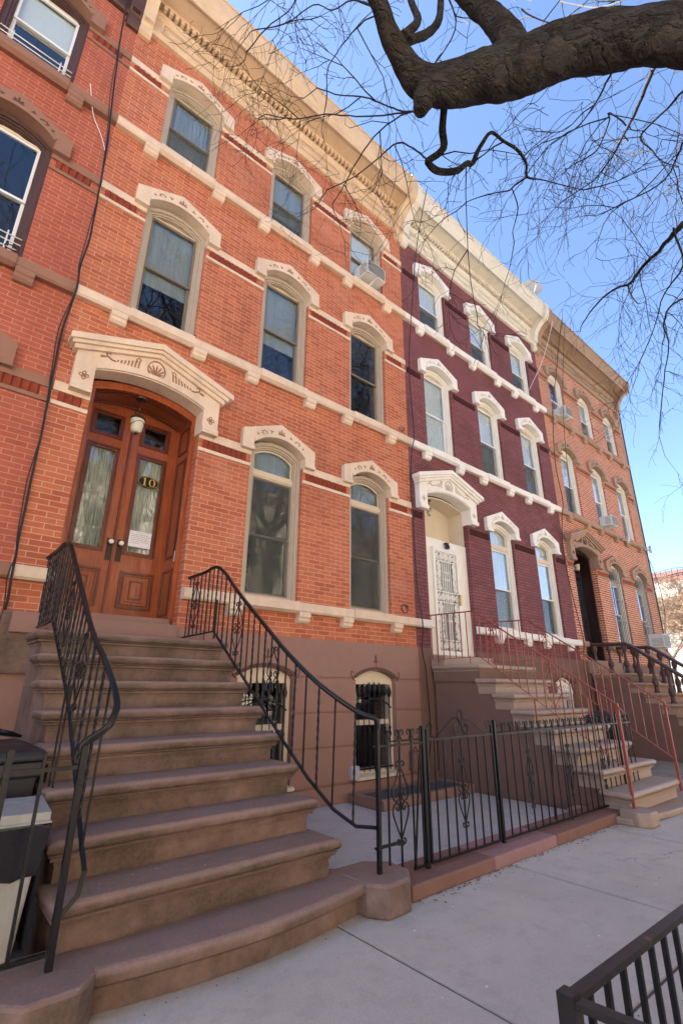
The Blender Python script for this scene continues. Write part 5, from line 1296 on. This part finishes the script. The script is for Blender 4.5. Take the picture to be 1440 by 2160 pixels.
# ------------------------------------------------------------------ other bare trees (across the street and beyond the corner)
def bare_tree(name, label, loc, H, seed, mat='twig', lev=5, spread=1.0, group='bare street trees', r0=.2):
    random.seed(seed); t = thing(name, label, 'tree', loc, group)
    tr = MB(); cr = MB()
    bark_tube(tr, [(0,0,-.1),(.05,.03,H*.15),(-.05,.02,H*.3),(.05,-.05,H*.42)], [r0*1.3,r0,r0*.9,r0*.8], 12); tr.build('trunk', 'bark', t)
    def grow(p, d, L, r_, lv):
        n = 4; pts = [p]; cur = p; dd = d
        for i in range(n):
            dd = (dd + Vector((random.gauss(0,.16), random.gauss(0,.16), random.gauss(0,.12)+.03))).normalized(); cur = cur + dd*L/n; pts.append(cur)
        cr.tube(pts, [max(r_*(1-.5*i/n), .006) for i in range(n+1)], 5 if lv > 3 else 3, caps=False)
        if lv <= 0: return
        for i in range(2, n+1):
            for q in range(2 if i == n else 1):
                side = Vector((random.gauss(0,1), random.gauss(0,1), random.gauss(.1,.5))).normalized()
                grow(pts[i], (dd*.8 + side*.75*spread).normalized(), L*random.uniform(.58,.78), r_*.58, lv-1)
    for q in range(4):
        a = q*pi/2 + random.uniform(-.4,.4)
        grow(Vector((.0,0,H*.40)), Vector((cos(a)*.7*spread, sin(a)*.7*spread, .9)).normalized(), H*.24, r0*.55, lev)
    cr.build('crown', mat, t)
    return t
bt = bare_tree('street_tree', 'bare street tree on the far pavement seen in the window reflections', (5, -14.2, 0), 22, 3, lev=5, r0=.3)
for k, (x, y, lb) in enumerate(((-4, -14.4, 'bare street tree across the street left of the camera'), (12, -14.3, 'bare street tree across the street to the right'), (19, -14.2, 'bare street tree across the street second from the right'), (27, -14.2, 'bare street tree across the street furthest to the right'))):
    c = clone_tree(bt); c.location = (x, y, 0); c.rotation_euler = (0, 0, 1.3*k+.8); c['label'] = lb
bare_tree('brown_tree', 'bushy tan brown leafless tree beyond the end of the row', (38, 3.2, 0), 9.5, 9, 'twig_tan', 6, 1.25, 'trees beyond the corner', .16)
bare_tree('brown_tree', 'second tan brown tree just behind the first beyond the row', (46, 8.2, 0), 9.5, 14, 'twig_tan', 6, 1.3, 'trees beyond the corner', .16)

# far building at the right edge
fb = thing('apartment_building', 'distant maroon brick building with railing on its roof at the right edge', 'building', (60, 5, 0))
MB().box(.5, 25, 3, 22, 0, 13.6).build('wall', 'far_maroon', fb); m = MB(); m.box(.0, .5, 5.0, 8.8, 0, 12.3); m.box(.48, 3, 4.9, 8.9, 12.3, 12.5); m.build('stucco_wall', 'far_white', fb)
m = MB()
for i in range(9): m.tube([(.2, 4.2+.55*i, 12.3),(.2, 4.2+.55*i, 13.7+.1*sin(i*.7))], .03, 5)
m.tube([(.2, 4.2+.55*i, 13.7+.12*sin(i*.7)) for i in range(9)], .03, 5); m.tube([(.2, 4.2+.55*i, 13.5+.1*sin(i*.7)) for i in range(9)], .025, 5); m.build('roof_railing', 'iron', fb)
m = MB(); m.box(-.35, 0, 5.5, 6.5, 10.8, 11.6); m.tube([(-.37, 6.0, 11.2),(-.34, 6.0, 11.2)], .3, 14); m.build('condenser', 'ac', fb)
for i in range(5):
    for j in range(4):
        w = MB(); w.box(.4, .55, 9.4+2.3*i, 10.6+2.3*i, 1.2+3*j, 3.0+3*j); w.build('window', 'glass', fb)
t = thing('street_lamp', 'dark street lamp post beyond the end of the row', 'street lamp', (30, 1.0, 0)); MB().tube([(0,0,0),(0,0,4.6)], .06, 8).build('pole', 'iron', t); MB().lathe([(.05,0),(.18,.1),(.22,.5),(.05,.7)], 0, 0, 10, 4.6).build('lamp_head', 'iron', t)

# houses across the street (they light and are mirrored by the glass)
cols = [((.46,.29,.2), 'pale brown brick'), ((.5,.42,.3), 'sandy brick'), ((.38,.18,.12), 'red brown brick'), ((.48,.4,.3), 'buff brick')]
for k in range(9):
    x0 = -22 + 6.4*k
    t = thing('brick_house', 'plain %s house across the street, number %d from the left' % (cols[k % 4][1], k+1), 'house', (x0, -18, 0), 'houses across the street')
    t['label'] = ('%s house across the street behind the camera, %s' % (cols[k % 4][1], ['far left end','second along','third along','fourth along','middle one','sixth along','seventh along','eighth along','far right end'][k]))
    h = 11.5 + .5*(k % 3); m = MB()
    holes = [(1.0+1.75*i-.45+.3, 1.0+1.75*i+.45+.3, 1.2+3.3*j, 3.2+3.3*j) for i in range(3) for j in range(3)]
    holed_wall(m, 0, 6.38, 0, h, [(a, b, c, d) for a, b, c, d in holes], 0, -.3); m.box(.01, 6.37, -8, -.8, 0, h-.02); m.box(.01,.3,-.8,-.3,0,h-.01); m.box(6.08,6.37,-.8,-.3,0,h-.01)
    m.build('wall', 'opp_brick', t)
    m = MB(); m.yz([(0,h-.6),(.1,h-.6),(.35,h-.2),(.4,h),(-.31,h+.02)], 0, 6.38); m.build('cornice', 'opp_trim', t)
    for i, (a, b, c, d) in enumerate(holes):
        f = MB(); rect_ring(f, a, b, c, d, .06, -.12, -.05); f.box(a+.05, b-.05, -.11, -.06, (c+d)/2-.03, (c+d)/2+.03); f.box(a-.12, b+.12, -.04, .08, c-.15, c-.005); f.box(a-.12, b+.12, -.04, .06, d+.005, d+.28)
        f = f.build('window', 'opp_trim', t); g = MB(); g.box(a+.05, b-.05, -.14, -.13, c+.05, d-.05); g.build('pane', 'glass', f)
    m = MB(); m.box(.2, 6.2, -.78, -.76, .1, h-.3); m.build('unlit_room_sheet', 'dark_room', t)  # near-black sheet stands in for unlit rooms behind these panes

for k in range(2):
    t = thing('brick_house', ['plain brick row house left of the dark red one, out of the picture', 'plain brick row house two doors left of the dark red one, out of the picture'][k], 'house', (-W*(k+2), 0, 0), 'row houses in a terrace')
    holes = [(c-.45, c+.45, z_, z_+1.9) for c in C3 for z_ in (2.7, 6.2, 9.4)]
    m = MB(); holed_wall(m, 0, W-.001, 0, 12.4, holes, 0, .3); m.box(.01, W-.01, .9, 10, 0, 12.4); m.build('wall', 'brick_left', t)
    m = MB(); m.yz([(.3,11.7),(-.1,11.7),(-.15,12.2),(-.55,12.3),(-.62,12.8),(.3,12.85)], .002, W-.002); m.build('cornice', 'brown_dark', t)
    for a, b, c, d in holes:
        f = MB(); rect_ring(f, a+.001, b-.001, c+.001, d-.001, .06, .06, .14); f = f.build('window', 'frame_white', t); g = MB(); g.box(a+.05, b-.05, .1, .106, c+.05, d-.05); g.build('pane', 'glass', f)
# ------------------------------------------------------------------ light, sky, camera
AZ, EL = radians(SUN_AZ), radians(SUN_EL)
S = Vector((sin(AZ)*cos(EL), cos(AZ)*cos(EL), sin(EL)))
sun = bpy.data.lights.new('sun', 'SUN'); sun.energy = SUN_E; sun.angle = radians(.5); sun.color = (1, .95, .87)
so = bpy.data.objects.new('sun', sun); COL.objects.link(so); so.rotation_euler = S.to_track_quat('Z', 'Y').to_euler(); so.location = (0, 0, 40)
w = bpy.data.worlds.new('World'); scene.world = w; w.use_nodes = True
nt = w.node_tree; bg = nt.nodes['Background']
sky = nt.nodes.new('ShaderNodeTexSky'); sky.sky_type = 'NISHITA'; sky.sun_disc = False; sky.sun_elevation = EL; sky.sun_rotation = AZ
sky.air_density = AIR; sky.dust_density = DUST; sky.ozone_density = OZONE; sky.altitude = 0
nt.links.new(sky.outputs[0], bg.inputs[0]); bg.inputs[1].default_value = SKY_S
cam = bpy.data.cameras.new('camera'); cam.sensor_fit = 'HORIZONTAL'; cam.sensor_width = 36; cam.lens = 36*1034.8/1440; cam.clip_start = .05; cam.clip_end = 3000
co = bpy.data.objects.new('camera', cam); COL.objects.link(co); co.location = (-.58, -5.8721, 1.5)
ya, pi_, ro = .7007, .3431, .0068
f = Vector((sin(ya)*cos(pi_), cos(ya)*cos(pi_), sin(pi_))); rt = Vector((cos(ya), -sin(ya), 0)); up = rt.cross(f)
r2 = rt*cos(ro)+up*sin(ro); u2 = -rt*sin(ro)+up*cos(ro)
from mathutils import Matrix
co.rotation_euler = Matrix((r2, u2, -f)).transposed().to_euler()
scene.camera = co
scene.view_settings.view_transform = 'Standard'; scene.view_settings.look = 'None'; scene.view_settings.gamma = 1; scene.view_settings.exposure = EXPOSURE
scene.cycles.max_bounces = 8; scene.cycles.transparent_max_bounces = 16
scene.cycles.caustics_reflective = False; scene.cycles.caustics_refractive = False
